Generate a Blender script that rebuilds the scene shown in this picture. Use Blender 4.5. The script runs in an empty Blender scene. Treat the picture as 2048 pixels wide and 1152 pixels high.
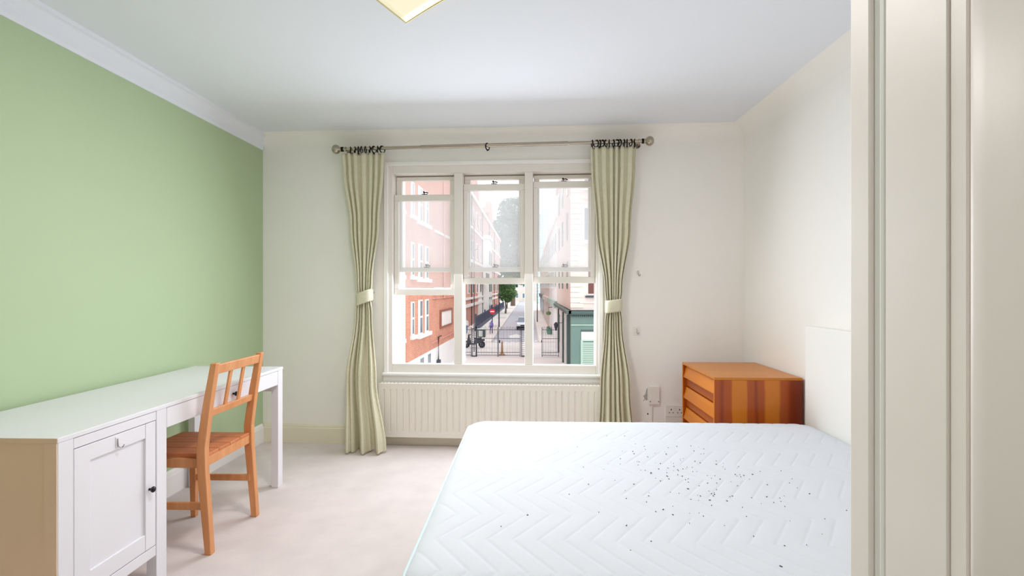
import bpy, math, random
from mathutils import Matrix, Vector
random.seed(7)
R = math.radians
C = bpy.context.scene.collection
scene = bpy.context.scene

# ------------------------------------------------------------------ camera, sky, light, exposure
cam_data = bpy.data.cameras.new('camera')
cam_data.sensor_width = 36.0
cam_data.lens = 18.0
cam_data.clip_start = 0.05
cam_data.clip_end = 600
camera = bpy.data.objects.new('camera', cam_data)
camera.location = (0, 0, 1.25)
camera.rotation_euler = (R(90), 0, R(1.9))
C.objects.link(camera)
scene.camera = camera

SKEW = R(1.8)                     # the window wall is not quite square to the side walls
WM = Matrix.Translation((0, 4.04, 0)) @ Matrix.Rotation(-SKEW, 4, 'Z')
ID = Matrix.Identity(4)

world = bpy.data.worlds.new('sky')
scene.world = world
world.use_nodes = True
bg = world.node_tree.nodes['Background']
bg.inputs[0].default_value = (0.93, 0.965, 1.0, 1)
bg.inputs[1].default_value = 1.38

sun_data = bpy.data.lights.new('sun', 'SUN')
sun_data.energy = 0.45
sun_data.angle = R(40)
sun_data.color = (1.0, 0.97, 0.92)
sun = bpy.data.objects.new('sun', sun_data)
sun.rotation_euler = (R(38), R(18), 0)
C.objects.link(sun)

day = bpy.data.lights.new('window_daylight', 'AREA')
day.shape = 'RECTANGLE'
day.size, day.size_y = 1.56, 1.5
day.energy = 29
day.color = (0.84, 0.91, 1.0)
day_o = bpy.data.objects.new('window_daylight', day)
day.spread = R(180)
day_o.matrix_world = WM @ Matrix.Translation((-0.295, -0.035, 1.41)) @ Matrix.Rotation(R(-90 + 29), 4, 'X')
C.objects.link(day_o)

vs = scene.view_settings
vs.view_transform = 'Standard'
vs.look = 'None'
vs.exposure = 0.48
vs.gamma = 1.0
vs.use_curve_mapping = False
scene.cycles.max_bounces = 16
scene.cycles.diffuse_bounces = 10

# ------------------------------------------------------------------ materials
def lin(c):
    return tuple(((v / 255) / 12.92 if v / 255 <= 0.04045 else ((v / 255 + 0.055) / 1.055) ** 2.4) for v in c) + (1,)

MATS = {}
def mat(name, col, rough=0.5, var=0.0, vscale=8.0, bump=0.0, bscale=200.0, metal=0.0, stretch=(1, 1, 1), col2=None, coat=0.0, spec=0.5):
    m = bpy.data.materials.new(name)
    m.use_nodes = True
    nt = m.node_tree
    p = nt.nodes['Principled BSDF']
    p.inputs['Roughness'].default_value = rough
    p.inputs['Metallic'].default_value = metal
    p.inputs['Specular IOR Level'].default_value = spec
    p.inputs['Coat Weight'].default_value = coat
    c1 = lin(col)
    p.inputs['Base Color'].default_value = c1
    tc = nt.nodes.new('ShaderNodeTexCoord')
    mp = nt.nodes.new('ShaderNodeMapping')
    mp.inputs['Scale'].default_value = stretch
    nt.links.new(tc.outputs['Object'], mp.inputs['Vector'])
    if var > 0 or col2:
        n = nt.nodes.new('ShaderNodeTexNoise')
        n.inputs['Scale'].default_value = vscale
        n.inputs['Detail'].default_value = 5
        nt.links.new(mp.outputs[0], n.inputs['Vector'])
        r = nt.nodes.new('ShaderNodeValToRGB')
        c2 = lin(col2) if col2 else tuple(v * (1 - var) for v in c1[:3]) + (1,)
        r.color_ramp.elements[0].position = 0.35
        r.color_ramp.elements[1].position = 0.65
        r.color_ramp.elements[0].color = c2
        r.color_ramp.elements[1].color = c1
        nt.links.new(n.outputs['Fac'], r.inputs[0])
        nt.links.new(r.outputs[0], p.inputs['Base Color'])
    if bump > 0:
        n2 = nt.nodes.new('ShaderNodeTexNoise')
        n2.inputs['Scale'].default_value = bscale
        n2.inputs['Detail'].default_value = 3
        nt.links.new(mp.outputs[0], n2.inputs['Vector'])
        b = nt.nodes.new('ShaderNodeBump')
        b.inputs['Strength'].default_value = bump
        b.inputs['Distance'].default_value = 0.004
        nt.links.new(n2.outputs['Fac'], b.inputs['Height'])
        nt.links.new(b.outputs[0], p.inputs['Normal'])
    MATS[name] = m
    return m

def brick_mat(name, c1, c2, mortar, scale, bw=0.225, bh=0.075, ms=0.008, axis='YZ'):
    m = mat(name, c1, 0.85)
    nt = m.node_tree
    p = nt.nodes['Principled BSDF']
    tc = nt.nodes.new('ShaderNodeTexCoord')
    sx = nt.nodes.new('ShaderNodeSeparateXYZ')
    cx = nt.nodes.new('ShaderNodeCombineXYZ')
    nt.links.new(tc.outputs['Object'], sx.inputs[0])
    nt.links.new(sx.outputs[axis[0]], cx.inputs[0])
    nt.links.new(sx.outputs[axis[1]], cx.inputs[1])
    b = nt.nodes.new('ShaderNodeTexBrick')
    b.inputs['Color1'].default_value = lin(c1)
    b.inputs['Color2'].default_value = lin(c2)
    b.inputs['Mortar'].default_value = lin(mortar)
    b.inputs['Scale'].default_value = scale
    b.inputs['Brick Width'].default_value = bw
    b.inputs['Row Height'].default_value = bh
    b.inputs['Mortar Size'].default_value = ms
    nt.links.new(cx.outputs[0], b.inputs['Vector'])
    nz = nt.nodes.new('ShaderNodeTexNoise')
    nz.inputs['Scale'].default_value = 0.9
    nz.inputs['Detail'].default_value = 6
    nt.links.new(tc.outputs['Object'], nz.inputs['Vector'])
    mx = nt.nodes.new('ShaderNodeMixRGB')
    mx.blend_type = 'MULTIPLY'
    rr = nt.nodes.new('ShaderNodeValToRGB')
    rr.color_ramp.elements[0].color = (0.75, 0.72, 0.72, 1)
    rr.color_ramp.elements[0].position = 0.3
    rr.color_ramp.elements[1].position = 0.6
    nt.links.new(nz.outputs['Fac'], rr.inputs[0])
    mx.inputs[0].default_value = 0.6
    nt.links.new(b.outputs['Color'], mx.inputs[1])
    nt.links.new(rr.outputs[0], mx.inputs[2])
    nt.links.new(mx.outputs[0], p.inputs['Base Color'])
    return m

def wood_mat(name, light, dark, axis='Z', scale=22.0, rough=0.4, coat=0.0, lo=0.3, hi=0.7):
    st = {'X': (0.06, 1, 1), 'Y': (1, 0.06, 1), 'Z': (1, 1, 0.06)}[axis]
    m = mat(name, light, rough, 0.1, scale, 0.08, 60, stretch=st, col2=dark, coat=coat)
    for n in m.node_tree.nodes:
        if n.type == 'VALTORGB':
            n.color_ramp.elements[0].position = lo
            n.color_ramp.elements[1].position = hi
    return m

wall_white = mat('paint_warm_white', (246, 243, 239), 0.75, 0.03, 1.2, 0.05, 90)
wall_green = mat('paint_sage_green', (177, 197, 158), 0.6, 0.02, 1.0, 0.04, 90)
ceil_white = mat('paint_ceiling_white', (230, 233, 240), 0.85, 0.02, 1.0, 0.03, 60)
gloss_white = mat('gloss_white_paint', (244, 242, 240), 0.35, 0.02, 3.0, 0.03, 40)
cream_paint = mat('cream_skirting_paint', (234, 226, 206), 0.4, 0.03, 4.0, 0.03, 40)
frame_paint = mat('window_frame_paint', (233, 227, 220), 0.4, 0.03, 4.0, 0.03, 40)
jamb_paint = mat('door_jamb_paint', (246, 237, 233), 0.42, 0.04, 3.0, 0.05, 30)
carpet = mat('cream_carpet', (228, 216, 213), 0.95, 0.08, 6.0, 0.6, 700, spec=0.1)
desk_white = mat('white_desk_lacquer', (232, 230, 236), 0.35, 0.01, 4.0)
desk_end = mat('desk_end_beige', (250, 214, 186), 0.5, 0.04, 5.0)  # beige tone given to the near end of the white desk
black_knob = mat('dark_knob_metal', (38, 36, 44), 0.35, metal=0.4)
chair_wood = wood_mat('orange_beech', (222, 156, 104), (206, 136, 84), 'Z', 30, 0.4)
chair_seat_wood = wood_mat('orange_beech_seat', (206, 126, 76), (188, 106, 58), 'X', 30, 0.35)
chest_top = wood_mat('chest_top_teak', (204, 128, 36), (192, 114, 28), 'X', 14, 0.35, coat=0.03)
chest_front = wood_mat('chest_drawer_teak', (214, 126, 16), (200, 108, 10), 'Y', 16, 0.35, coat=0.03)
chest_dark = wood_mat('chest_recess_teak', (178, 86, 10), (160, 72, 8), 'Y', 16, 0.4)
steel = mat('brushed_nickel', (186, 176, 160), 0.22, 0.05, 20, metal=1.0)
dark_ring = mat('blackened_ring_metal', (34, 30, 27), 0.4, metal=0.7)
hook_metal = mat('hook_chrome', (190, 190, 190), 0.25, metal=1.0)
rad_paint = mat('radiator_enamel', (236, 230, 221), 0.4)
fabric = mat('sage_curtain_fabric', (218, 213, 188), 0.9, 0.05, 40, 0.25, 500, spec=0.15)
mattress_fabric = mat('white_quilted_fabric', (216, 219, 226), 0.9, 0.015, 9, 0.15, 500, spec=0.2)
mattress_side = mat('pale_blue_border_fabric', (218, 232, 236), 0.9, 0.02, 9, 0.15, 400, spec=0.2)
base_fabric = mat('bed_base_fabric', (206, 204, 200), 0.9, 0.05, 20, 0.2, 300)
speck_mat = mat('dark_crumbs', (100, 96, 94), 0.9)
plastic_white = mat('white_plastic', (236, 232, 226), 0.35)
hole_dark = mat('dark_hole', (30, 28, 28), 0.8)
scuff_mat = mat('bare_plaster', (176, 172, 168), 0.9, 0.15, 60)
lamp_edge = mat('brass_edge', (206, 192, 130), 0.35, metal=0.5)

# veneer of the chest's side: bookmatched bands across its width
veneer = mat('chest_side_veneer', (190, 86, 16), 0.3, coat=0.08)
nt = veneer.node_tree
tc = nt.nodes.new('ShaderNodeTexCoord'); sx = nt.nodes.new('ShaderNodeSeparateXYZ')
nt.links.new(tc.outputs['Object'], sx.inputs[0])
nz = nt.nodes.new('ShaderNodeTexNoise'); nz.inputs['Scale'].default_value = 5; nz.inputs['Detail'].default_value = 4
mp = nt.nodes.new('ShaderNodeMapping'); mp.inputs['Scale'].default_value = (1, 1, 0.35)
nt.links.new(tc.outputs['Object'], mp.inputs[0]); nt.links.new(mp.outputs[0], nz.inputs['Vector'])
ma = nt.nodes.new('ShaderNodeMath'); ma.operation = 'MULTIPLY_ADD'
ma.inputs[1].default_value = 0.05
nt.links.new(nz.outputs['Fac'], ma.inputs[0]); nt.links.new(sx.outputs['X'], ma.inputs[2])
mr = nt.nodes.new('ShaderNodeMapRange')
mr.inputs['From Min'].default_value = -0.245; mr.inputs['From Max'].default_value = 0.295
nt.links.new(ma.outputs[0], mr.inputs[0])
rp = nt.nodes.new('ShaderNodeValToRGB'); els = rp.color_ramp.elements
dk, md, lt = (138, 50, 4), (168, 74, 6), (204, 116, 14)
bands = [(0.0, lt), (0.03, md), (0.10, md), (0.14, dk), (0.165, md), (0.225, md), (0.245, lt), (0.385, lt), (0.405, md), (0.47, md), (0.50, dk),
         (0.53, md), (0.585, md), (0.61, lt), (0.745, lt), (0.77, md), (0.84, md), (0.88, dk), (1.0, (120, 40, 8))]
els[0].position, els[0].color = bands[0][0], lin(bands[0][1])
els[1].position, els[1].color = 1.0, lin(bands[-1][1])
for pos, c in bands[1:-1]:
    e = els.new(pos); e.color = lin(c)
nt.links.new(mr.outputs[0], rp.inputs[0])
nt.links.new(rp.outputs[0], nt.nodes['Principled BSDF'].inputs['Base Color'])

# ceiling lamp glass: a warm opal plate, switched on low
opal = mat('opal_lamp_glass', (250, 242, 214), 0.35)
p = opal.node_tree.nodes['Principled BSDF']
p.inputs['Emission Color'].default_value = lin((255, 243, 205))
p.inputs['Emission Strength'].default_value = 0.22

# window glass: clear with a film of dirt and condensation
glass = bpy.data.materials.new('dusty_window_glass'); glass.use_nodes = True
nt = glass.node_tree; nt.nodes.clear()
o = nt.nodes.new('ShaderNodeOutputMaterial'); mx = nt.nodes.new('ShaderNodeMixShader'); mx2 = nt.nodes.new('ShaderNodeMixShader')
tr = nt.nodes.new('ShaderNodeBsdfTransparent'); tl = nt.nodes.new('ShaderNodeBsdfTranslucent'); gl = nt.nodes.new('ShaderNodeBsdfGlossy')
tr.inputs[0].default_value = (0.99, 1.0, 1.0, 1)
tl.inputs[0].default_value = (0.96, 0.97, 1.0, 1)
gl.inputs['Roughness'].default_value = 0.02
mx.inputs[0].default_value = 0.19
mx2.inputs[0].default_value = 0.03
nt.links.new(tr.outputs[0], mx.inputs[1]); nt.links.new(tl.outputs[0], mx.inputs[2])
nt.links.new(mx.outputs[0], mx2.inputs[1]); nt.links.new(gl.outputs[0], mx2.inputs[2])
nt.links.new(mx2.outputs[0], o.inputs[0])

# outside
brick_red = brick_mat('red_brick', (218, 148, 120), (206, 132, 104), (220, 186, 170), 1.0)
brick_pink = brick_mat('rose_brick', (218, 158, 142), (208, 146, 130), (222, 188, 178), 1.0)
stucco = mat('cream_stucco', (226, 216, 208), 0.85, 0.06, 1.5)
white_render = mat('white_render', (240, 240, 240), 0.8, 0.03, 1.0)
white_stone = mat('white_stone', (240, 238, 234), 0.8, 0.05, 2.0)
ext_glass = mat('outside_window_glass', (120, 140, 148), 0.1)
sash_white = mat('outside_sash_paint', (240, 240, 238), 0.5)
board_brown = mat('brown_board_frame', (150, 96, 78), 0.7)
brown_pane = mat('brown_window', (104, 60, 52), 0.3)
pub_green = mat('pub_green_paint', (106, 134, 126), 0.5, 0.05, 2.0)
pub_dark = mat('pub_dark_green_paint', (72, 94, 90), 0.5, 0.05, 2.0)
pub_pale = mat('pub_pale_green_paint', (172, 198, 184), 0.5, 0.03, 2.0)
net_white = mat('net_curtain', (226, 222, 218), 0.9, 0.15, 12, stretch=(3, 1, 0.1))
roof_slate = mat('grey_slate', (150, 150, 156), 0.7, 0.12, 3.0)
iron = mat('dark_iron', (62, 66, 78), 0.6)
navy = mat('navy_railing_paint', (72, 80, 104), 0.6)
asphalt = mat('asphalt', (200, 200, 208), 0.95, 0.08, 0.6)
paving = mat('pale_paving', (238, 232, 229), 0.95, 0.07, 0.5)
forecourt_mat = mat('forecourt_concrete', (236, 232, 231), 0.95, 0.12, 0.35)
marking = mat('road_marking_white', (242, 242, 242), 0.8)
kerb_mat = mat('kerb_stone', (210, 206, 200), 0.9, 0.05, 2)
leaf_dark = mat('leaf_dark_green', (104, 142, 84), 0.7, 0.4, 1.5)
leaf_blue = mat('leaf_plane_tree', (70, 130, 106), 0.7, 0.4, 0.8)
bark = mat('bark', (120, 104, 90), 0.9, 0.2, 3)
rubber = mat('black_rubber', (34, 34, 38), 0.8)
scooter_body = mat('scooter_dark_plastic', (52, 60, 66), 0.4)
box_teal = mat('delivery_box_dark_teal', (62, 84, 84), 0.5)
box_white = mat('delivery_box_white_panel', (212, 226, 224), 0.5)
sign_red = mat('sign_red', (214, 36, 62), 0.4)
sign_white = mat('sign_white', (245, 240, 240), 0.4)
car_paint = mat('silver_car_paint', (214, 220, 228), 0.25, metal=0.3)
car_glass = mat('car_glass', (120, 134, 150), 0.1)
timber = mat('tan_timber', (206, 160, 112), 0.8, 0.1, 6)
basket_green = mat('hanging_basket_leaves', (112, 140, 88), 0.8, 0.4, 8)
planter_green = mat('planter_green', (96, 146, 128), 0.6)
flower_red = mat('red_flowers', (196, 110, 104), 0.8, 0.5, 6, col2=(110, 130, 90))

# tower: a far grid of windows
tower_m = brick_mat('tower_grid', (176, 206, 206), (190, 214, 212), (226, 234, 232), 1.0, 0.75, 0.9, 0.12, 'XZ')
for n in tower_m.node_tree.nodes:
    if n.type == 'TEX_BRICK':
        n.offset = 0.0

# ------------------------------------------------------------------ mesh helpers
class MB:
    def __init__(s, frame=ID):
        s.v, s.f, s.sm, s.frame = [], [], [], frame
    def box(s, x0, x1, y0, y1, z0, z1):
        b = len(s.v)
        s.v += [(x0, y0, z0), (x1, y0, z0), (x1, y1, z0), (x0, y1, z0), (x0, y0, z1), (x1, y0, z1), (x1, y1, z1), (x0, y1, z1)]
        for f in ((0, 3, 2, 1), (4, 5, 6, 7), (0, 1, 5, 4), (1, 2, 6, 5), (2, 3, 7, 6), (3, 0, 4, 7)):
            s.f.append(tuple(b + i for i in f)); s.sm.append(False)
        return s
    def hexa(s, p):                       # eight corners, ordered like box
        b = len(s.v); s.v += [tuple(q) for q in p]
        for f in ((0, 3, 2, 1), (4, 5, 6, 7), (0, 1, 5, 4), (1, 2, 6, 5), (2, 3, 7, 6), (3, 0, 4, 7)):
            s.f.append(tuple(b + i for i in f)); s.sm.append(False)
        return s
    def bar(s, a, b, w, d, up=(0, 0, 1)):  # rectangular bar from a to b
        a, b = Vector(a), Vector(b)
        t = (b - a).normalized(); u = Vector(up)
        if abs(t.dot(u)) > 0.98: u = Vector((0, 1, 0))
        sd = t.cross(u).normalized(); u = sd.cross(t).normalized()
        P = []
        for c in (a, b):
            for i, j in ((-1, -1), (1, -1), (1, 1), (-1, 1)):
                P.append(c + sd * (i * w / 2) + u * (j * d / 2))
        return s.hexa(P)
    def prism(s, poly, axis, a, b, smooth=False):  # poly in the two other axes (cyclic order kept x,y,z)
        o = len(s.v); n = len(poly)
        for k in (a, b):
            for (p, q) in poly:
                s.v.append({'X': (k, p, q), 'Y': (p, k, q), 'Z': (p, q, k)}[axis])
        s.f.append(tuple(range(o, o + n))[::-1]); s.sm.append(False)
        s.f.append(tuple(range(o + n, o + 2 * n))); s.sm.append(False)
        for i in range(n):
            j = (i + 1) % n
            s.f.append((o + i, o + j, o + n + j, o + n + i)); s.sm.append(smooth)
        return s
    def tube(s, pts, r, n=10, closed=False, caps=True):
        pts = [Vector(p) for p in pts]; m = len(pts); o = len(s.v)
        rr = r if isinstance(r, (list, tuple)) else [r] * m
        for i, p in enumerate(pts):
            if closed: t = pts[(i + 1) % m] - pts[i - 1]
            else: t = pts[min(i + 1, m - 1)] - pts[max(i - 1, 0)]
            t.normalize()
            u = Vector((0, 0, 1))
            if abs(t.dot(u)) > 0.9: u = Vector((0, 1, 0))
            a = t.cross(u).normalized(); b = a.cross(t).normalized()
            for k in range(n):
                w = 2 * math.pi * k / n
                s.v.append(tuple(p + a * (math.cos(w) * rr[i]) + b * (math.sin(w) * rr[i])))
        for i in range(m if closed else m - 1):
            i2 = (i + 1) % m
            for k in range(n):
                k2 = (k + 1) % n
                s.f.append((o + i * n + k, o + i * n + k2, o + i2 * n + k2, o + i2 * n + k)); s.sm.append(True)
        if caps and not closed:
            q = len(s.v)
            s.v += s.v[o:o + n] + s.v[o + (m - 1) * n:o + m * n]
            s.f.append(tuple(q + k for k in range(n))[::-1]); s.sm.append(False)
            s.f.append(tuple(q + n + k for k in range(n))); s.sm.append(False)
        return s
    def cyl(s, a, b, r, n=14):
        return s.tube([a, b], r, n)
    def ball(s, c, r, n=12, m=8, sq=(1, 1, 1)):
        o = len(s.v)
        s.v.append((c[0], c[1], c[2] - r * sq[2]))
        for i in range(1, m):
            th = math.pi * i / m - math.pi / 2
            for k in range(n):
                w = 2 * math.pi * k / n
                s.v.append((c[0] + r * sq[0] * math.cos(th) * math.cos(w), c[1] + r * sq[1] * math.cos(th) * math.sin(w), c[2] + r * sq[2] * math.sin(th)))
        s.v.append((c[0], c[1], c[2] + r * sq[2])); top = len(s.v) - 1
        for k in range(n):
            k2 = (k + 1) % n
            s.f.append((o, o + 1 + k2, o + 1 + k)); s.sm.append(True)
            s.f.append((top, o + 1 + (m - 2) * n + k, o + 1 + (m - 2) * n + k2)); s.sm.append(True)
            for i in range(m - 2):
                a = o + 1 + i * n
                s.f.append((a + k, a + k2, a + n + k2, a + n + k)); s.sm.append(True)
        return s
    def grid(s, rows, smooth=True, closed=False):
        o = len(s.v); n = len(rows[0])
        for r_ in rows: s.v += [tuple(p) for p in r_]
        for i in range(len(rows) - 1):
            for k in range(n if closed else n - 1):
                k2 = (k + 1) % n
                s.f.append((o + i * n + k, o + i * n + k2, o + (i + 1) * n + k2, o + (i + 1) * n + k)); s.sm.append(smooth)
        return s

WORLD = {}
def wm(o): return WORLD.get(o.name, ID)

def tag(o, label=None, cat=None, group=None, kind=None):
    if label: o['label'] = label
    if cat: o['category'] = cat
    if group: o['group'] = group
    if kind: o['kind'] = kind
    return o

def thing(name, label, cat, loc=(0, 0, 0), frame=ID, rz=0.0, group=None, kind=None):
    o = bpy.data.objects.new(name, None)
    o.empty_display_size = 0.1
    C.objects.link(o)
    M = frame @ Matrix.Translation(loc) @ Matrix.Rotation(rz, 4, 'Z')
    o.matrix_world = M
    WORLD[o.name] = M
    return tag(o, label, cat, group, kind)

def build(name, mb, material, parent=None, bevel=0.0, local=False, solid=0.0, sub=0, label=None, kind=None, segs=2):
    me = bpy.data.meshes.new(name)
    if parent is None:
        V = [mb.frame @ Vector(v) for v in mb.v]
        lo = [min(v[i] for v in V) for i in range(3)]; hi = [max(v[i] for v in V) for i in range(3)]
        org = Vector(((lo[0] + hi[0]) / 2, (lo[1] + hi[1]) / 2, lo[2]))
        M = Matrix.Translation(org) @ (Matrix.Rotation(-SKEW, 4, 'Z') if mb.frame is WM else ID)
        inv = M.inverted()
    else:
        M = wm(parent); V = [Vector(v) if local else mb.frame @ Vector(v) for v in mb.v]
        inv = ID if local else M.inverted()
    me.from_pydata([tuple(inv @ v) for v in V], [], mb.f)
    me.polygons.foreach_set('use_smooth', mb.sm)
    me.update()
    me.materials.append(material)
    o = bpy.data.objects.new(name, me)
    C.objects.link(o)
    if parent is not None:
        o.parent = parent
        o.matrix_parent_inverse = ID
    else:
        o.matrix_world = M
    WORLD[o.name] = M
    if solid:
        md = o.modifiers.new('solid', 'SOLIDIFY'); md.thickness = solid; md.offset = 0
    if bevel:
        md = o.modifiers.new('bevel', 'BEVEL'); md.width = bevel; md.segments = segs; md.limit_method = 'ANGLE'; md.angle_limit = R(40)
    if sub:
        md = o.modifiers.new('sub', 'SUBSURF'); md.levels = sub; md.render_levels = sub
    if label: o['label'] = label
    if kind: o['kind'] = kind
    return o

def B(*a, frame=ID): return MB(frame).box(*a)

def structure(name, mb, material, label, bevel=0.0, cat=None):
    o = build(name, mb, material, bevel=bevel)
    return tag(o, label, cat or name.split('_')[0], kind='structure')

# ------------------------------------------------------------------ room shell
XL, XR, ZC = -2.17, 1.647, 2.49
WLX0, WLX1, WZ0, WZ1 = -1.136, 0.555, 0.575, 2.235     # window opening in the back wall

structure('floor', B(XL - 0.2, XR + 0.2, -1.4, 4.45, -0.12, 0.0), carpet, 'pale cream fitted carpet covering the whole bedroom floor')
structure('ceiling', B(XL - 0.2, XR + 0.2, -1.4, 4.45, ZC, ZC + 0.12), ceil_white, 'plain white plaster ceiling of the bedroom')
structure('wall_left', B(XL - 0.2, XL, -1.4, 4.12, 0, ZC), wall_green, 'sage green painted wall behind the long desk')
structure('wall_right', B(XR, XR + 0.2, -1.4, 3.99, 0, ZC), wall_white, 'off-white painted wall behind the bed head')
structure('wall_front', B(XL, 0.62, -1.4, -1.2, 0, ZC), wall_white, 'off-white wall behind the camera')
wb = MB(WM)
wb.box(-2.4, WLX0, 0, 0.28, 0, ZC).box(WLX1, 1.9, 0, 0.28, 0, ZC).box(WLX0, WLX1, 0, 0.28, WZ1, ZC).box(WLX0, WLX1, 0, 0.28, 0, WZ0)
wall_back = structure('wall_back', wb, wall_white, 'off-white wall around the triple sash window')
# wall corner beside the camera with the door in it
structure('wall_corner', B(0.582, XR, 0.562, 0.80, 0, ZC), wall_white, 'wall return between the door casing and the bed', cat='wall')

def cornice(name, label, pts, frame=ID, plain=False):
    # cove profile swept along a straight run; pts: start, end, inward direction
    a, b, inn = Vector(pts[0]), Vector(pts[1]), Vector(pts[2])
    prof = [(0, -0.118), (0.006, -0.118), (0.008, -0.108)]
    for k in range(9):
        w = math.pi / 2 * k / 8
        prof.append((0.05 - 0.04 * math.cos(w), -0.10 + 0.082 * math.sin(w)))
    prof += [(0.054, -0.016), (0.056, 0.0), (0, 0)]
    if plain:
        prof = [(0.11 - 0.11 * math.cos(math.pi / 2 * k / 14), -0.115 + 0.115 * math.sin(math.pi / 2 * k / 14)) for k in range(15)]
    m = MB(frame)
    m.grid([[p + inn * d + Vector((0, 0, ZC + h)) for (d, h) in prof] for p in (a, b)], smooth=plain)
    o = structure(name, m, wall_white if plain else ceil_white, label, cat='cornice')
    return o
cornice('trim_1', 'white coved cornice above the green wall', ((XL, -1.2, 0), (XL, 4.1, 0), (1, 0, 0)))
cornice('trim_2', 'plain off-white cove between window wall and ceiling', ((-2.2, 0, 0), (1.66, 0, 0), (0, -1, 0)), WM, True)
cornice('trim_3', 'plain off-white cove above the wall at the bed head', ((XR, 0.79, 0), (XR, 3.99, 0), (-1, 0, 0)), plain=True)

def skirting(name, label, m0, material):
    return structure(name, m0, material, label, cat='baseboard')
sk = [(0, 0), (0.018, 0), (0.018, 0.115), (0.014, 0.122), (0.012, 0.136), (0.005, 0.15), (0, 0.15)]
skirting('baseboard_back', 'cream skirting board under the window wall', MB(WM).prism([(-d, h) for d, h in sk], 'X', -2.16, 1.64), cream_paint)
skirting('baseboard_left', 'white skirting board along the green wall', MB().prism([(XL + d, h) for d, h in sk], 'Y', -1.2, 4.09), gloss_white)
skirting('baseboard_right', 'white skirting board along the bed head wall', MB().prism([(XR - d, h) for d, h in sk], 'Y', 0.79, 3.97), gloss_white)

# ------------------------------------------------------------------ door casing beside the camera
t = thing('door_1', 'off-white moulded door casing and door edge close to the camera', 'door', (0.53, 0.6, 0), kind='structure')
build('casing_edge', B(0.5, 0.58, 0.768, 0.816, 0, ZC), jamb_paint, t, bevel=0.004)
prof = [(0.58, 0.768), (0.507, 0.768), (0.5045, 0.764), (0.507, 0.760), (0.509, 0.756), (0.506, 0.752), (0.501, 0.748), (0.499, 0.744), (0.500, 0.739), (0.504, 0.736), (0.58, 0.736)]
build('casing_moulding', MB().prism(prof, 'Z', 0, ZC), gloss_white, t)
build('lining', B(0.5, 0.58, 0.629, 0.736, 0, ZC), jamb_paint, t, bevel=0.002)
build('rebate', B(0.5025, 0.58, 0.604, 0.6288, 0, ZC), jamb_paint, t, bevel=0.002)
pr = [(0.58, 0.602), (0.510, 0.602)]
for k in range(10):
    w = math.pi / 2 * k / 9
    pr.append((0.510 - 0.012 * math.sin(w), 0.590 + 0.012 * math.cos(w)))
pr += [(0.498, 0.575), (0.503, 0.545), (0.505, -0.2), (0.58, -0.2)]
build('door_leaf', MB().prism(pr, 'Z', 0.004, ZC, smooth=True), jamb_paint, t)
structure('wall_entry', B(0.582, 0.78, -1.4, 0.56, 0, ZC), wall_white, 'short wall behind the door casing', cat='wall')

# ------------------------------------------------------------------ window
win = thing('window_1', 'triple sash window with cream painted frame and raised lower sashes', 'window', (-0.29, 0, WZ0), frame=WM, kind='structure')
bays = [(-1.092, -0.595), (-0.528, -0.034), (0.031, 0.522)]
ZB, ZT = 0.645, 2.165
fr = MB(WM)
fr.box(WLX0, bays[0][0], -0.012, 0.16, WZ0, WZ1).box(bays[2][1], WLX1, -0.012, 0.16, WZ0, WZ1)
fr.box(bays[0][0], bays[2][1], -0.012, 0.16, ZT, WZ1).box(bays[0][0], bays[2][1], -0.012, 0.045, WZ0, ZB)
build('frame', fr, frame_paint, win, bevel=0.004)
for i in (0, 1):
    build('mullion', B(bays[i][1], bays[i + 1][0], -0.010, 0.16, ZB, ZT, frame=WM), frame_paint, win, bevel=0.004)
arch = MB(WM)
arch.box(WLX0 - 0.022, WLX0 + 0.012, -0.03, -0.001, WZ0, WZ1 + 0.02).box(WLX1 - 0.012, WLX1 + 0.022, -0.03, -0.001, WZ0, WZ1 + 0.02).box(WLX0 + 0.012, WLX1 - 0.012, -0.03, -0.001, WZ1 - 0.01, WZ1 + 0.02)
build('architrave', arch, gloss_white, win, bevel=0.005)
sill = MB(WM)
sill.box(WLX0 - 0.03, WLX1 + 0.03, -0.05, 0.0, 0.556, 0.577)
build('sill', sill, gloss_white, win, bevel=0.006)
build('apron', B(WLX0 - 0.03, WLX1 + 0.03, -0.022, 0.0, 0.50, 0.556, frame=WM), gloss_white, win, bevel=0.003)

def sash(x0, x1, z0, z1, y, top, bot, stile):
    g = MB(WM)
    g.box(x0, x1, y, y + 0.04, z1 - top, z1)
    s = build('sash', g, frame_paint, win, bevel=0.003)
    build('bottom_rail', B(x0, x1, y, y + 0.04, z0, z0 + bot, frame=WM), frame_paint, s, bevel=0.003)
    for a, b in ((x0, x0 + stile), (x1 - stile, x1)):
        build('stile', B(a, b, y, y + 0.04, z0 + bot, z1 - top, frame=WM), frame_paint, s, bevel=0.003)
    build('pane', B(x0 + stile, x1 - stile, y + 0.018, y + 0.022, z0 + bot, z1 - top, frame=WM), glass, s)
    return s

def fastener(s, x, y, z):
    m = MB(WM)
    m.box(x - 0.022, x + 0.022, y + 0.006, y + 0.03, z, z + 0.006)
    m.tube([(x - 0.004, y + 0.015, z + 0.004), (x - 0.006, y + 0.015, z + 0.018), (x + 0.012, y + 0.012, z + 0.02), (x + 0.028, y + 0.006, z + 0.012)], 0.0045, 8)
    m.ball((x - 0.008, y + 0.015, z + 0.022), 0.008, 10, 6)
    build('sash_fastener', m, dark_ring, s, label='dark metal sash fastener')

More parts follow.
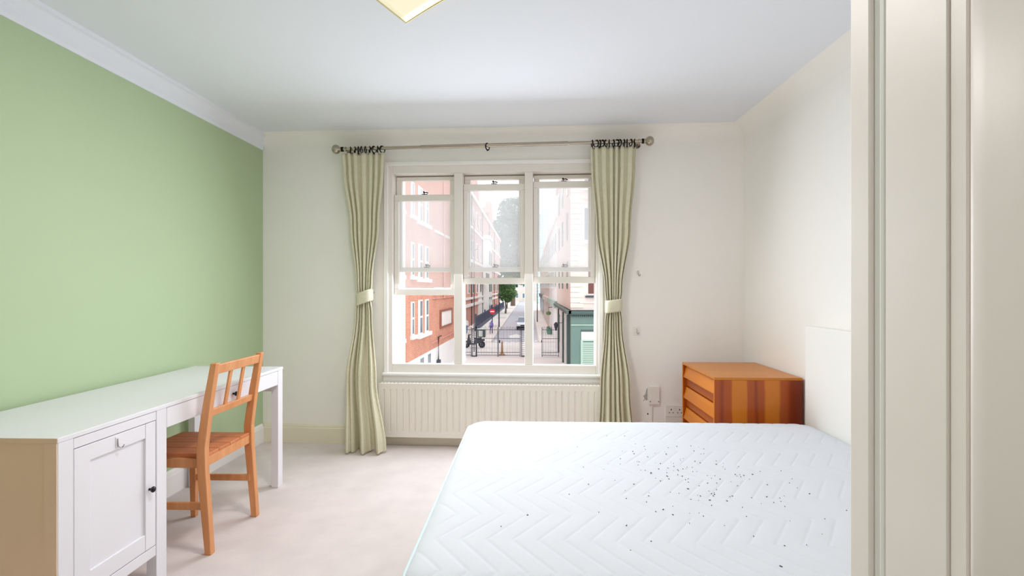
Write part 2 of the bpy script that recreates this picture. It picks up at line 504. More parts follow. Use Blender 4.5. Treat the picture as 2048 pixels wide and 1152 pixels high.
raised = [(1.193, 2.003), (1.281, 2.081), (1.288, 2.096)]
for i, (a, b) in enumerate(bays):
    u = sash(a + 0.004, b - 0.004, 1.381, 2.156, 0.085, 0.030, 0.036, 0.046)
    fastener(u, (a + b) / 2 + 0.005, 0.085, 1.417)
    z0, z1 = raised[i]
    l = sash(a + 0.002, b - 0.002, z0, z1, 0.035, 0.050, 0.05, 0.034)
    fastener(l, (a + b) / 2, 0.035, z1)
build('head_stop', B(bays[0][0], bays[2][1], 0.128, 0.16, 2.150, ZT, frame=WM), frame_paint, win)
build('outer_sill', B(WLX0, WLX1, 0.16, 0.34, 0.47, 0.535, frame=WM), white_stone, win)
# white rendered return of the house just outside the glass
tag(build('house_return_wall', B(-1.9, -1.19, 0.32, 0.72, -3.75, 6.0, frame=WM), white_render), 'white rendered pier of this house seen at the window edge', 'wall', kind='structure')

# ------------------------------------------------------------------ radiator
t = thing('radiator', 'cream ribbed panel radiator under the window sill', 'radiator', (-0.31, -0.07, 0.08), frame=WM)
x0, x1, z0, z1 = -1.172, 0.545, 0.085, 0.497
n = 34; pitch = (x1 - x0 - 0.03) / n
rows = []
for z, k in ((z0, 0), (z0 + 0.035, 0), (z0 + 0.05, 1), (z1 - 0.05, 1), (z1 - 0.035, 0), (z1, 0)):
    row = [(x0, -0.105, z), (x0 + 0.012, -0.105, z)]
    for i in range(n):
        xa = x0 + 0.015 + i * pitch
        for f, d in ((0.34, 0.0), (0.45, 0.009), (0.55, 0.009), (0.66, 0.0)):
            row.append((xa + f * pitch, -0.105 + d * k, z))
    row += [(x1 - 0.012, -0.105, z), (x1, -0.105, z)]
    rows.append(row)
build('front_panel', MB(WM).grid(rows, smooth=False), rad_paint, t, solid=0.002)
build('back_panel', B(x0 + 0.01, x1 - 0.01, -0.05, -0.045, z0, z1 - 0.01, frame=WM), rad_paint, t)
g = MB(WM).box(x0, x1, -0.108, -0.09, z1 - 0.004, z1 + 0.008).box(x0, x1, -0.055, -0.04, z1 - 0.004, z1 + 0.008)
for i in range(60):
    x = x0 + 0.01 + i * (x1 - x0 - 0.02) / 59
    g.box(x - 0.004, x + 0.004, -0.09, -0.055, z1, z1 + 0.006)
build('top_grille', g, rad_paint, t)
for x in (x0 - 0.002, x1 - 0.003):
    build('end_cap', B(x, x + 0.005, -0.107, -0.042, z0 + 0.02, z1, frame=WM), rad_paint, t)
v = MB(WM).cyl((x0 - 0.02, -0.075, 0.0), (x0 - 0.02, -0.075, 0.11), 0.0075).cyl((x0 - 0.02, -0.075, 0.115), (x0 + 0.01, -0.075, 0.115), 0.01).ball((x0 - 0.02, -0.075, 0.12), 0.017)
build('valve', v, dark_ring, t, label='dark valve at the radiator corner')
for x in (x0 + 0.25, x1 - 0.25):
    build('bracket', B(x, x + 0.03, -0.046, 0.0, z0 + 0.05, z1 - 0.08, frame=WM), rad_paint, t)

# ------------------------------------------------------------------ curtain pole, rings, curtains
def rod_z(x): return 2.342 + (x + 1.518) * (0.022 / 2.43)
PY = -0.10
t = thing('curtain_pole', 'brushed nickel curtain pole with ball finials above the window', 'curtain pole', (-0.3, PY, 2.3), frame=WM)
def rod(x0, x1, r): return MB(WM).cyl((x0, PY, rod_z(x0)), (x1, PY, rod_z(x1)), r, 16)
build('outer_tube', rod(-1.47, -0.83, 0.0125), steel, t)
build('middle_tube', rod(-0.84, 0.30, 0.0155), steel, t)
build('outer_tube', rod(0.29, 0.87, 0.0125), steel, t)
for x, d in ((-1.47, -1), (0.87, 1)):
    z = rod_z(x)
    m = MB(WM)
    prof = [(0, 0.017), (0.008, 0.02), (0.012, 0.014), (0.016, 0.016), (0.024, 0.027), (0.036, 0.035), (0.05, 0.037), (0.064, 0.033), (0.076, 0.02), (0.081, 0.0005)]
    m.tube([(x + d * a, PY, z) for a, b in prof], [b for a, b in prof], 18)
    f = build('finial', m, steel, t)
    build('collar', MB(WM).cyl((x - d * 0.012, PY, z), (x + d * 0.004, PY, z), 0.019, 16), dark_ring, f)
for x in (-1.44, 0.84):
    z = rod_z(x)
    m = MB(WM).cyl((x, 0.0, z - 0.005), (x, -0.012, z - 0.005), 0.026, 16).cyl((x, -0.01, z - 0.005), (x, PY, z - 0.005), 0.007).tube([(x - 0.006, PY, z), (x + 0.006, PY, z)], 0.018, 14)
    build('bracket', m, steel, t)

def ring(x, tilt, label, group):
    z = rod_z(x)
    m = MB(WM)
    pts = []
    for k in range(20):
        w = 2 * math.pi * k / 20
        pts.append((x + 0.026 * math.sin(w) * math.sin(tilt), PY + 0.026 * math.sin(w) * math.cos(tilt), z - 0.010 + 0.026 * math.cos(w)))
    m.tube(pts, 0.0046, 8, closed=True)
    e = []
    for k in range(10):
        w = 2 * math.pi * k / 10
        e.append((x + 0.005 * math.cos(w), PY, z - 0.037 + 0.006 * math.sin(w)))
    m.tube(e, 0.0018, 6, closed=True)
    tag(build('curtain_ring', m, dark_ring), label, 'curtain ring', group)
for i in range(9):
    ring(-1.40 + i * 0.0315 + random.uniform(-.006, .006), random.uniform(-.6, .6), 'dark metal curtain ring bunched over the left curtain', 'rings over the left curtain')
for i in range(13):
    ring(0.485 + i * 0.0265 + random.uniform(-.005, .005), random.uniform(-.7, .7), 'dark metal curtain ring bunched over the right curtain', 'rings over the right curtain')
ring(-0.318, 0.5, 'single empty dark curtain ring at the middle of the pole', None)

def lerp_rows(rows, z):
    for a, b in zip(rows, rows[1:]):
        if a[0] >= z >= b[0]:
            f = (a[0] - z) / (a[0] - b[0]); f = f * f * (3 - 2 * f)
            return [p + (q - p) * f for p, q in zip(a, b)]
    return list(rows[-1])

def curtain(label, rows, nf, seed, tie, tie_label):
    rnd = random.Random(seed)
    top = rows[0]
    t = thing('curtain', label, 'curtain', (top[1], PY, 0.0), frame=WM)
    ph = [rnd.uniform(-.5, .5) for _ in range(nf + 2)]
    am = [rnd.uniform(.65, 1.25) for _ in range(2 * nf + 4)]
    big = [rnd.uniform(-1, 1) for _ in range(8)]
    NC = nf * 16
    grid = []
    zs = []
    z = rows[0][0]
    while z > rows[-1][0]:
        zs.append(z); z -= 0.022
    zs.append(rows[-1][0])
    for z in zs:
        _, c, w, y, a, lowmix = lerp_rows(rows, z)
        row = []
        for k in range(NC + 1):
            s = k / NC
            q = s * nf
            i = int(min(q, nf - 1e-6)); 
            warp = q + 0.16 * math.sin(q * 1.7 + ph[0] * 6) + lowmix * 0.35 * math.sin(q * 0.9 + big[0] * 3)
            fr_ = warp % 1.0
            sh = -0.5 - 0.3 * math.cos(2 * math.pi * fr_) + 1.05 * math.exp(-((fr_ - 0.5) / 0.13) ** 2)
            j = int(2 * q)
            f = 2 * q - j
            A = am[j] * (1 - f) + am[j + 1] * f
            lowv = math.sin(2 * math.pi * (q * 0.42) + big[1] * 3) * 0.6
            yy = y + a * (sh * A * (1 - lowmix * 0.6) + lowv * lowmix * 1.5)
            xx = c + w * (2 * s - 1) + 0.16 * (w / nf) * math.sin(4 * math.pi * warp)
            row.append((xx, yy, z))
        grid.append(row)
    # uneven hem
    for k, p in enumerate(grid[-1]):
        grid[-1][k] = (p[0], p[1], p[2] + 0.006 * math.sin(k * 0.23))
    build('drape', MB(WM).grid(grid), fabric, t, solid=0.003)
    # tie-back band
    tz, tc_, tw, slope = tie
    loop = []
    for zz in (0.0, 0.012, 0.083, 0.095):
        r_ = []
        for k in range(32):
            w = 2 * math.pi * k / 32
            ins = -0.003 if zz in (0.0, 0.095) else 0
            ex = (tw + ins) * math.copysign(abs(math.cos(w)) ** 0.7, math.cos(w))
            ey = (0.062 + ins) * math.copysign(abs(math.sin(w)) ** 0.7, math.sin(w))
            r_.append((tc_ + ex, PY - 0.005 + ey, tz - 0.048 + zz + slope * ex))
        loop.append(r_)
    b = build('tieback', MB(WM).grid(loop, closed=True), fabric, t, solid=0.004, label=tie_label)
    build('tieback_hook', MB(WM).cyl((tc_ + tw * 0.7, 0.0, tz + 0.04), (tc_ + tw * 0.7, -0.06, tz + 0.03), 0.004, 8), steel, t)
    return t
# rows: z, centre, half width, distance, fold depth, big-fold mix
curtain('pale sage curtain tied back on the desk side of the window',
        [(2.308, -1.297, 0.168, PY, 0.016, 0), (2.18, -1.295, 0.160, PY, 0.019, 0), (1.75, -1.283, 0.115, PY, 0.026, 0.1), (1.30, -1.285, 0.064, PY, 0.036, 0.1),
         (1.17, -1.286, 0.053, PY, 0.036, 0.1), (1.05, -1.288, 0.068, PY, 0.034, 0.3), (0.55, -1.285, 0.118, -0.165, 0.040, 0.8), (0.03, -1.225, 0.150, -0.225, 0.065, 1.0), (0.012, -1.223, 0.152, -0.225, 0.065, 1.0)],
        6, 3, (1.175, -1.286, 0.060, 0.38), None)
curtain('pale sage curtain tied back on the bed side of the window',
        [(2.322, 0.645, 0.172, PY, 0.016, 0), (2.18, 0.645, 0.168, PY, 0.019, 0), (1.70, 0.645, 0.132, PY, 0.024, 0), (1.24, 0.645, 0.066, PY, 0.036, 0),
         (1.11, 0.645, 0.053, PY, 0.036, 0), (0.98, 0.645, 0.066, PY, 0.034, 0.1), (0.5, 0.648, 0.112, -0.165, 0.036, 0.4), (0.03, 0.655, 0.140, -0.175, 0.055, 0.6), (0.012, 0.655, 0.14, -0.175, 0.055, 0.6)],
        7, 11, (1.115, 0.645, 0.060, 0.14), None)

# ------------------------------------------------------------------ things on the window wall
def hook(label, x, z, patch):
    t = thing('wall_hook', label, 'hook', (x, 0, z), frame=WM, group=None)
    if patch:
        build('adhesive_pad', B(x - 0.028, x + 0.028, -0.004, 0, z - 0.03, z + 0.04, frame=WM), plastic_white, t, bevel=0.002)
    else:
        build('backplate', MB(WM).cyl((x, 0, z + 0.012), (x, -0.004, z + 0.012), 0.012), plastic_white, t)
    build('hook_wire', MB(WM).tube([(x, -0.004, z + 0.02), (x, -0.012, z + 0.012), (x + 0.002, -0.012, z - 0.012), (x + 0.006, -0.018, z - 0.02), (x + 0.010, -0.026, z - 0.016), (x + 0.012, -0.028, z - 0.006)], 0.0035, 8), hook_metal, t)
hook('small metal wall hook level with the window middle beside the curtain', 0.848, 1.363, False)
hook('small metal hook on a white square pad lower on the window wall', 0.838, 0.912, True)

t = thing('junction_box', 'white plastic box with a cable on the wall beside the curtain', 'wall box', (0.967, 0, 0.35), frame=WM)
bx0, bx1, bz0, bz1 = 0.925, 1.008, 0.352, 0.492
b = build('cover', B(bx0, bx1, -0.028, 0, bz0, bz1, frame=WM), plastic_white, t, bevel=0.004)
for x in (bx0 + 0.012, bx1 - 0.008):
    build('screw', MB(WM).cyl((x, -0.027, bz0 + 0.022), (x, -0.0292, bz0 + 0.022), 0.004, 10), hole_dark, b)
build('cable', MB(WM).tube([(bx0 + 0.03, -0.012, bz0), (bx0 + 0.028, -0.008, bz0 - 0.06), (bx0 + 0.028, -0.006, 0.16)], 0.0065, 8), plastic_white, t)
sc = MB(WM)
pts = [(0.921, 0.475), (0.912, 0.46), (0.905, 0.43), (0.896, 0.415), (0.886, 0.41), (0.896, 0.40), (0.898, 0.385), (0.884, 0.37), (0.892, 0.372), (0.905, 0.385), (0.912, 0.375), (0.921, 0.38)]
sc.prism(pts, 'Y', -0.0006, 0.0002)
build('paint_chip', sc, scuff_mat, wall_back)
build('screw_hole', MB(WM).cyl((0.923, 0.001, 0.272), (0.923, -0.001, 0.272), 0.006, 10), hole_dark, wall_back)

t = thing('double_socket', 'white double electrical socket low on the wall beside the chest', 'socket', (1.13, 0, 0.27), frame=WM)
sx0 = 1.058
b = build('faceplate', B(sx0, sx0 + 0.147, -0.01, 0, 0.255, 0.343, frame=WM), plastic_white, t, bevel=0.003)
for cx in (sx0 + 0.042, sx0 + 0.105):
    h = MB(WM)
    h.box(cx - 0.004, cx + 0.004, -0.0106, -0.0095, 0.305, 0.315).box(cx - 0.018, cx - 0.010, -0.0106, -0.0095, 0.284, 0.290).box(cx + 0.010, cx + 0.018, -0.0106, -0.0095, 0.284, 0.290)
    build('pin_hole', h, hole_dark, b)
    build('switch', B(cx + 0.012, cx + 0.022, -0.0135, -0.0095, 0.318, 0.334, frame=WM), plastic_white, b, bevel=0.001)
build('surface_box', B(sx0, sx0 + 0.147, -0.006, 0, 0.17, 0.255, frame=WM), plastic_white, t, bevel=0.003)

# ------------------------------------------------------------------ ceiling lamp
LC = Vector((-0.473, 1.934, 0)); LA = R(-122.4 + 180)
t = thing('ceiling_lamp', 'square cream glass ceiling lamp with pale brass edge', 'ceiling lamp', (LC.x, LC.y, 2.481), rz=LA)
def bowed(h, zt, thick):
    m = MB(); rows = []
    N = 12
    top = []
    for i in range(N + 1):
        y = -h + 2 * h * i / N
        rows.append([(-h + 2 * h * k / N, y, zt - 0.0312 * (abs(2 * k / N - 1) ** 1.15 + abs(2 * i / N - 1) ** 1.15)) for k in range(N + 1)])
    m.grid(rows)
    return m
build('glass_plate', bowed(0.215, 0.0, 0.006), opal, t, local=True, solid=0.006)
e = MB()
hh = 0.218
for (a, b) in (((-hh, -hh), (hh, -hh)), ((hh, -hh), (hh, hh)), ((hh, hh), (-hh, hh)), ((-hh, hh), (-hh, -hh))):
    pts = []
    for i in range(9):
        f = i / 8
        x = a[0] + (b[0] - a[0]) * f; y = a[1] + (b[1] - a[1]) * f
        pts.append((x, y, -0.0312 * (abs(x / hh) ** 1.15 + abs(y / hh) ** 1.15)))
    e.tube(pts, 0.005, 8)
build('edge_trim', e, lamp_edge, t, local=True)
build('base', MB().tube([(0, 0, 0.002), (0, 0, 0.005), (0, 0, 0.0088)], [0.07, 0.08, 0.08], 20), plastic_white, t, local=True)
lamp_l = bpy.data.lights.new('lamp_light', 'AREA'); lamp_l.shape = 'DISK'; lamp_l.size = 0.34; lamp_l.energy = 16; lamp_l.color = (1.0, 0.97, 0.93)
lamp_o = bpy.data.objects.new('lamp_light', lamp_l); C.objects.link(lamp_o); lamp_o.location = (LC.x, LC.y, 2.40)
build('lamp_screw', MB().ball((0, 0, -0.006), 0.012), lamp_edge, t, local=True)

# ------------------------------------------------------------------ desk
DX0, DX1, DY0, DY1, DZ = -2.14, -1.565, 1.65, 3.212, 0.75
t = thing('desk', 'long white desk with cupboard and drawer against the green wall', 'desk', (-1.85, 2.43, 0))
build('desktop', B(DX0, DX1, DY0, DY1, 0.733, DZ), desk_white, t, bevel=0.002)
build('end_panel', B(DX0 + 0.04, DX1 - 0.045, DY0 + 0.008, DY0 + 0.024, 0.10, 0.733), desk_end, t)
build('end_cap', B(DX0, DX1 - 0.001, DY0 - 0.001, DY0 + 0.0005, 0.7335, 0.7495), desk_end, t)  # thin beige strip laid over the end of the white desktop
build('end_strip', B(DX1 - 0.046, DX1 - 0.0035, DY0 - 0.0005, DY0 + 0.003, 0.0, 0.733), desk_end, t)  # thin beige strip laid over the white front leg's end face
for x0, x1 in ((DX1 - 0.046, DX1 - 0.002), (DX0, DX0 + 0.04)):
    build('leg', B(x0, x1, DY0 + 0.003, DY0 + 0.062, 0, 0.733), desk_white if x1 > -1.7 else desk_end, t, bevel=0.002)
    build('leg', B(x0, x1, 2.105, 2.165, 0, 0.733), desk_white, t, bevel=0.002)
    build('leg', B(x0, x1, DY1 - 0.062, DY1 - 0.003, 0, 0.733), desk_white, t, bevel=0.002)
build('cupboard_body', B(DX0 + 0.04, DX1 - 0.03, 2.12, 2.136, 0.135, 0.733), desk_white, t)
build('cupboard_back', B(DX0 + 0.012, DX0 + 0.022, DY0 + 0.06, 2.12, 0.135, 0.733), desk_white, t)
build('cupboard_floor', B(DX0 + 0.02, DX1 - 0.03, DY0 + 0.025, 2.12, 0.135, 0.155), desk_white, t)
build('top_rail', B(DX1 - 0.022, DX1 - 0.003, DY0 + 0.064, 2.103, 0.695, 0.731), desk_white, t, bevel=0.0015)
build('bottom_rail', B(DX1 - 0.026, DX1 - 0.005, DY0 + 0.062, 2.105, 0.125, 0.168), desk_white, t, bevel=0.0015)
# door: frame with a recessed panel
dy0, dy1, dz0, dz1 = DY0 + 0.065, 2.101, 0.172, 0.692
fx0, fx1 = DX1 - 0.022, DX1 - 0.003
d = build('door', B(fx0, fx1 - 0.009, dy0 + 0.06, dy1 - 0.052, dz0 + 0.06, dz1 - 0.055), desk_white, t)
for a, b in ((dy0, dy0 + 0.066), (dy1 - 0.056, dy1)):
    build('door_stile', B(fx0, fx1, a, b, dz0, dz1), desk_white, d, bevel=0.0015)
build('door_rail', B(fx0, fx1 - 0.0015, dy0 + 0.066, dy1 - 0.056, dz1 - 0.058, dz1), desk_white, d, bevel=0.0015)
build('door_rail', B(fx0, fx1 - 0.0015, dy0 + 0.066, dy1 - 0.056, dz0, dz0 + 0.066), desk_white, d, bevel=0.0015)
def knob(parent, x, y, z, s=1.0):
    prof = [(0, 0.007), (0.008, 0.006), (0.012, 0.008), (0.016, 0.014), (0.022, 0.016), (0.028, 0.012), (0.031, 0.001)]
    build('knob', MB().tube([(x + a * s, y, z) for a, b in prof], [b * s for a, b in prof], 14), black_knob, parent, label='dark round knob')
knob(d, fx1, 2.065, 0.418, 0.8)
w = build('drawer', B(DX1 - 0.022, DX1 - 0.003, 2.168, DY1 - 0.065, 0.645, 0.731), desk_white, t, bevel=0.0015)
knob(w, DX1 - 0.003, 2.665, 0.690, 0.8)
build('drawer_box', B(DX0 + 0.06, DX1 - 0.022, 2.20, DY1 - 0.09, 0.65, 0.725), desk_white, t)
build('side_apron', B(DX0 + 0.03, DX1 - 0.04, DY1 - 0.045, DY1 - 0.025, 0.60, 0.733), desk_white, t)
build('back_apron', B(DX0 + 0.01, DX0 + 0.026, 2.165, DY1 - 0.06, 0.655, 0.733), desk_white, t)
build('side_cap', MB().cyl((DX1 - 0.10, DY1 - 0.045, 0.625), (DX1 - 0.10, DY1 - 0.048, 0.625), 0.008), black_knob, t)
t = thing('adhesive_hook', 'small clear hook stuck to the white desk cupboard door', 'hook', (DX1, 1.93, 0.62))
build('backplate', B(fx1 - 0.0012, fx1 + 0.001, 1.893, 1.911, 0.642, 0.682), desk_white, t, bevel=0.0008)
build('hook_arm', MB().tube([(fx1 + 0.001, 1.900, 0.676), (fx1 + 0.003, 1.900, 0.655), (fx1 + 0.004, 1.902, 0.645), (fx1 + 0.008, 1.908, 0.640), (fx1 + 0.012, 1.914, 0.643), (fx1 + 0.014, 1.917, 0.650)], 0.0024, 8), hook_metal, t)

# ------------------------------------------------------------------ chair
CX, CY = -1.69, 2.56
t = thing('chair', 'orange beech wooden chair with slatted back drawn up to the desk', 'chair', (CX, CY, 0))
def post(y, w):
    m = MB()
    prof = [(0.0, 0.190, 0.030), (0.10, 0.182, 0.034), (0.40, 0.157, 0.042), (0.50, 0.155, 0.042), (0.70, 0.182, 0.036), (0.897, 0.216, 0.028)]
    rows = []
    for z, x, d in prof:
        rows.append([(CX + x - d / 2, CY + y - w, z), (CX + x + d / 2, CY + y - w, z), (CX + x + d / 2, CY + y + w, z), (CX + x - d / 2, CY + y + w, z)])
    o = len(m.v); m.grid(rows, smooth=False, closed=True)
    k = len(prof) - 1
    m.f.append((0, 3, 2, 1)); m.sm.append(False)
    m.f.append((4 * k, 4 * k + 1, 4 * k + 2, 4 * k + 3)); m.sm.append(False)
    return m
for y in (-0.2, 0.2):
    build('leg', post(y, 0.017), chair_wood, t, bevel=0.003)
for y in (-0.185, 0.185):
    build('leg', MB().hexa([(CX - 0.155, CY + y - .013, 0), (CX - 0.128, CY + y - .013, 0), (CX - 0.128, CY + y + .013, 0), (CX - 0.155, CY + y + .013, 0),
                            (CX - 0.165, CY + y - .017, .44), (CX - 0.125, CY + y - .017, .44), (CX - 0.125, CY + y + .017, .44), (CX - 0.165, CY + y + .017, .44)]), chair_wood, t, bevel=0.002)
    build('stretcher', MB().hexa([(CX - .14, CY + y - .008, .20), (CX + .17, CY + y - .008, .20), (CX + .17, CY + y + .008, .20), (CX - .14, CY + y + .008, .20),
                                  (CX - .14, CY + y - .008, .232), (CX + .17, CY + y - .008, .235), (CX + .17, CY + y + .008, .235), (CX - .14, CY + y + .008, .232)]), chair_wood, t, bevel=0.002)
    build('seat_rail', B(CX - 0.15, CX + 0.14, CY + y - 0.011, CY + y + 0.011, 0.40, 0.444), chair_wood, t, bevel=0.002)
build('seat_rail', B(CX - 0.158, CX - 0.136, CY - 0.168, CY + 0.168, 0.40, 0.444), chair_wood, t, bevel=0.002)
build('seat_rail', B(CX + 0.146, CX + 0.168, CY - 0.183, CY + 0.183, 0.405, 0.448), chair_wood, t, bevel=0.002)
ys = [-0.183, -0.092, 0.0, 0.092, 0.183]
for a, b in zip(ys, ys[1:]):
    build('seat_board', B(CX - 0.205, CX + 0.168, CY + a + 0.0012, CY + b - 0.0012, 0.446, 0.464), chair_seat_wood, t, bevel=0.002)
def bx(z): return CX + 0.182 + (z - 0.70) / 0.197 * 0.034
build('top_slat', MB().hexa([(bx(.845) - .011, CY - .184, .842), (bx(.845) + .011, CY - .184, .842), (bx(.845) + .011, CY + .184, .842), (bx(.845) - .011, CY + .184, .842),
                             (bx(.89) - .011, CY - .184, .888), (bx(.89) + .011, CY - .184, .888), (bx(.89) + .011, CY + .184, .888), (bx(.89) - .011, CY + .184, .888)]), chair_wood, t, bevel=0.003)
build('lower_slat', MB().hexa([(bx(.64) - .01, CY - .184, .638), (bx(.64) + .01, CY - .184, .638), (bx(.64) + .01, CY + .184, .638), (bx(.64) - .01, CY + .184, .638),
                               (bx(.672) - .01, CY - .184, .672), (bx(.672) + .01, CY - .184, .672), (bx(.672) + .01, CY + .184, .672), (bx(.672) - .01, CY + .184, .672)]), chair_wood, t, bevel=0.002)
for y in (-0.058, 0.055):
    build('back_spindle', MB().bar((bx(.668), CY + y, .668), (bx(.846), CY + y, .846), 0.024, 0.010, up=(1, 0, 0)), chair_wood, t, bevel=0.002)

# ------------------------------------------------------------------ chest of drawers
QX0, QX1, QY0, QY1, QZ = 1.112, 1.632, 3.11, 3.755, 0.713
t = thing('chest_of_drawers', 'glossy teak chest of drawers in the corner behind the bed', 'chest of drawers', (1.36, 3.43, 0))
build('top', B(QX0, QX1, QY0, QY1, QZ - 0.016, QZ), chest_top, t, bevel=0.002)
build('side_panel', B(QX0, QX1, QY0, QY0 + 0.016, 0.06, QZ - 0.016), veneer, t, bevel=0.0015)
build('side_panel', B(QX0, QX1, QY1 - 0.016, QY1, 0.06, QZ - 0.016), veneer, t, bevel=0.0015)
build('back_panel', B(QX1 - 0.008, QX1 - 0.001, QY0 + 0.016, QY1 - 0.016, 0.06, QZ - 0.016), chest_dark, t)
build('plinth', B(QX0 + 0.03, QX1 - 0.02, QY0 + 0.02, QY1 - 0.02, 0.0, 0.062), chest_dark, t)
build('inner_case', B(QX0 + 0.04, QX1 - 0.01, QY0 + 0.017, QY1 - 0.017, 0.064, QZ - 0.018), chest_dark, t)
for k in range(4):
    zt = QZ - 0.026 - k * 0.148
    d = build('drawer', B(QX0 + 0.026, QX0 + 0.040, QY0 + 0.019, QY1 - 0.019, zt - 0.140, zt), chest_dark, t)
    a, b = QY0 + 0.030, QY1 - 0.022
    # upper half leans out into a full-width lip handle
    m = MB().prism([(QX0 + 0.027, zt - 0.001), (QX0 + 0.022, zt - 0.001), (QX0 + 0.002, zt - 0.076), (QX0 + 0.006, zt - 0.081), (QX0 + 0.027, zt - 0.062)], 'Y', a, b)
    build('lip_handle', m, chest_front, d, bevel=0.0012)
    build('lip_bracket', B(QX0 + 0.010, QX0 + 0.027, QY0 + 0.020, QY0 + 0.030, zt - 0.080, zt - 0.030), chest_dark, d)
for y in (QY0 + 0.0005, QY1 - 0.0165):
    build('front_edge', B(QX0 - 0.001, QX0 + 0.003, y, y + 0.016, 0.06, QZ - 0.016), chest_front, t)

# ------------------------------------------------------------------ bed
MX0, MX1, MY0, MY1, MZ0, MZ1 = -0.335, 1.570, 1.27, 2.93, 0.245, 0.505
t = thing('headboard', 'plain white headboard panel standing against the wall at the bed head', 'headboard', (1.61, 2.12, 0))
build('panel', B(1.586, 1.644, 1.22, 3.0, 0.02, 1.032), wall_white, t, bevel=0.006)
for y in (1.35, 2.85):
    build('foot', B(1.59, 1.63, y, y + 0.06, 0.0, 0.03), base_fabric, t)
t = thing('bed_base', 'pale grey fabric bed base under the mattress', 'bed base', (0.6, 2.1, 0))
build('divan', B(MX0 + 0.03, MX1 - 0.01, MY0 + 0.03, MY1 - 0.03, 0.06, 0.244), base_fabric, t, bevel=0.02)
for x in (MX0 + 0.12, MX1 - 0.12):
    for y in (MY0 + 0.12, MY1 - 0.12):
        build('foot', MB().cyl((x, y, 0), (x, y, 0.065), 0.025), iron, t)

t = thing('mattress', 'bare white mattress with zigzag quilting lying on the bed', 'mattress', ((MX0 + MX1) / 2, (MY0 + MY1) / 2, MZ0))
rad = 0.11
def clampc(x, y):
    cx = min(max(x, MX0 + rad), MX1 - rad); cy = min(max(y, MY0 + rad), MY1 - rad)
    dx, dy = x - cx, y - cy
    l = math.hypot(dx, dy)
    if l > rad and dx and dy:
        x, y = cx + dx / l * rad, cy + dy / l * rad
        l = rad
    e = rad - l if (dx or dy) else rad
    e = min(e, x - MX0, MX1 - x, y - MY0, MY1 - y) if not (dx and dy) else e
    return x, y, max(e, 0)
PER, AMP, SP = 0.338, 0.119, 0.077
def quilt(x, y):
    f = (y / PER) % 1.0
    tri = abs(2 * f - 1)
    q = (x - AMP * tri) / SP + 0.64
    dq = abs(q - round(q)) * SP * 0.58
    dv = 0.0020 * min(1, dq / 0.0045) + 0.0006 * min(1, dq / 0.02)
    return dv
NX, NY = 430, 368
rows = []
for j in range(NY + 1):
    y = MY0 + (MY1 - MY0) * j / NY
    r_ = []
    for i in range(NX + 1):
        x = MX0 + (MX1 - MX0) * i / NX
        X, Y, e = clampc(x, y)
        d = min(e / 0.09, 1.0)
        z = MZ1 - 0.026 * (1 - math.sqrt(max(0, 1 - (1 - d) ** 2)))
        z += quilt(X, Y) * min(1, e / 0.03) - 0.006
        z += 0.004 * math.sin(X * 5.1 + 1) * math.sin(Y * 4.3)
        r_.append((X, Y, z))
    rows.append(r_)
build('quilted_top', MB().grid(rows), mattress_fabric, t)
def outline(ins, n=10):
    pts = []
    r2 = rad
    for cx, cy, a0 in ((MX1 - r2, MY1 - r2, 0), (MX0 + r2, MY1 - r2, 90), (MX0 + r2, MY0 + r2, 180), (MX1 - r2, MY0 + r2, 270)):
        for k in range(n + 1):
            w = R(a0 + 90 * k / n)
            pts.append((cx + (r2 + ins) * math.cos(w), cy + (r2 + ins) * math.sin(w)))
    return pts
zt = MZ1 - 0.032
levels = [(zt, 0.0), (zt - 0.03, 0.008), ((zt + MZ0) / 2, 0.012), (MZ0 + 0.03, 0.008), (MZ0, -0.005)]
build('border', MB().grid([[(x, y, z) for x, y in outline(i)] for z, i in levels], closed=True), mattress_side, t)
build('piping', MB().tube([(x, y, zt + 0.001) for x, y in outline(0.002)], 0.006, 8, closed=True), mattress_side, t)
build('piping', MB().tube([(x, y, MZ0 + 0.012) for x, y in outline(0.002)], 0.006, 8, closed=True), mattress_side, t)

m = MB(); rnd = random.Random(5)
def speck(x, y, s):
    X, Y = x, y
    z = MZ1 - 0.006 + quilt(X, Y) + 0.004 * math.sin(X * 5.1 + 1) * math.sin(Y * 4.3) + 0.001
    a = rnd.uniform(0, math.pi); l = s * rnd.uniform(.8, 1.8); w = s * .55; h = s * .4
    c, s_ = math.cos(a), math.sin(a)
    P = []
    for zz in (z - 0.001, z + h):
        for i, j in ((-1, -1), (1, -1), (1, 1), (-1, 1)):
            P.append((X + c * i * l / 2 - s_ * j * w / 2, Y + s_ * i * l / 2 + c * j * w / 2, zz))
    m.hexa(P)
for _ in range(100):
    speck(0.60 + rnd.gauss(0, 0.17), 2.16 + rnd.gauss(0, 0.17), 0.0036 * rnd.uniform(.5, 1.2))
for _ in range(70):
    speck(0.72 + rnd.gauss(0, 0.28), 1.80 + rnd.gauss(0, 0.22), 0.0036 * rnd.uniform(.5, 1.3))
tag(build('crumbs', m, speck_mat), 'dark crumbs scattered over the white mattress', 'crumbs', kind='stuff')

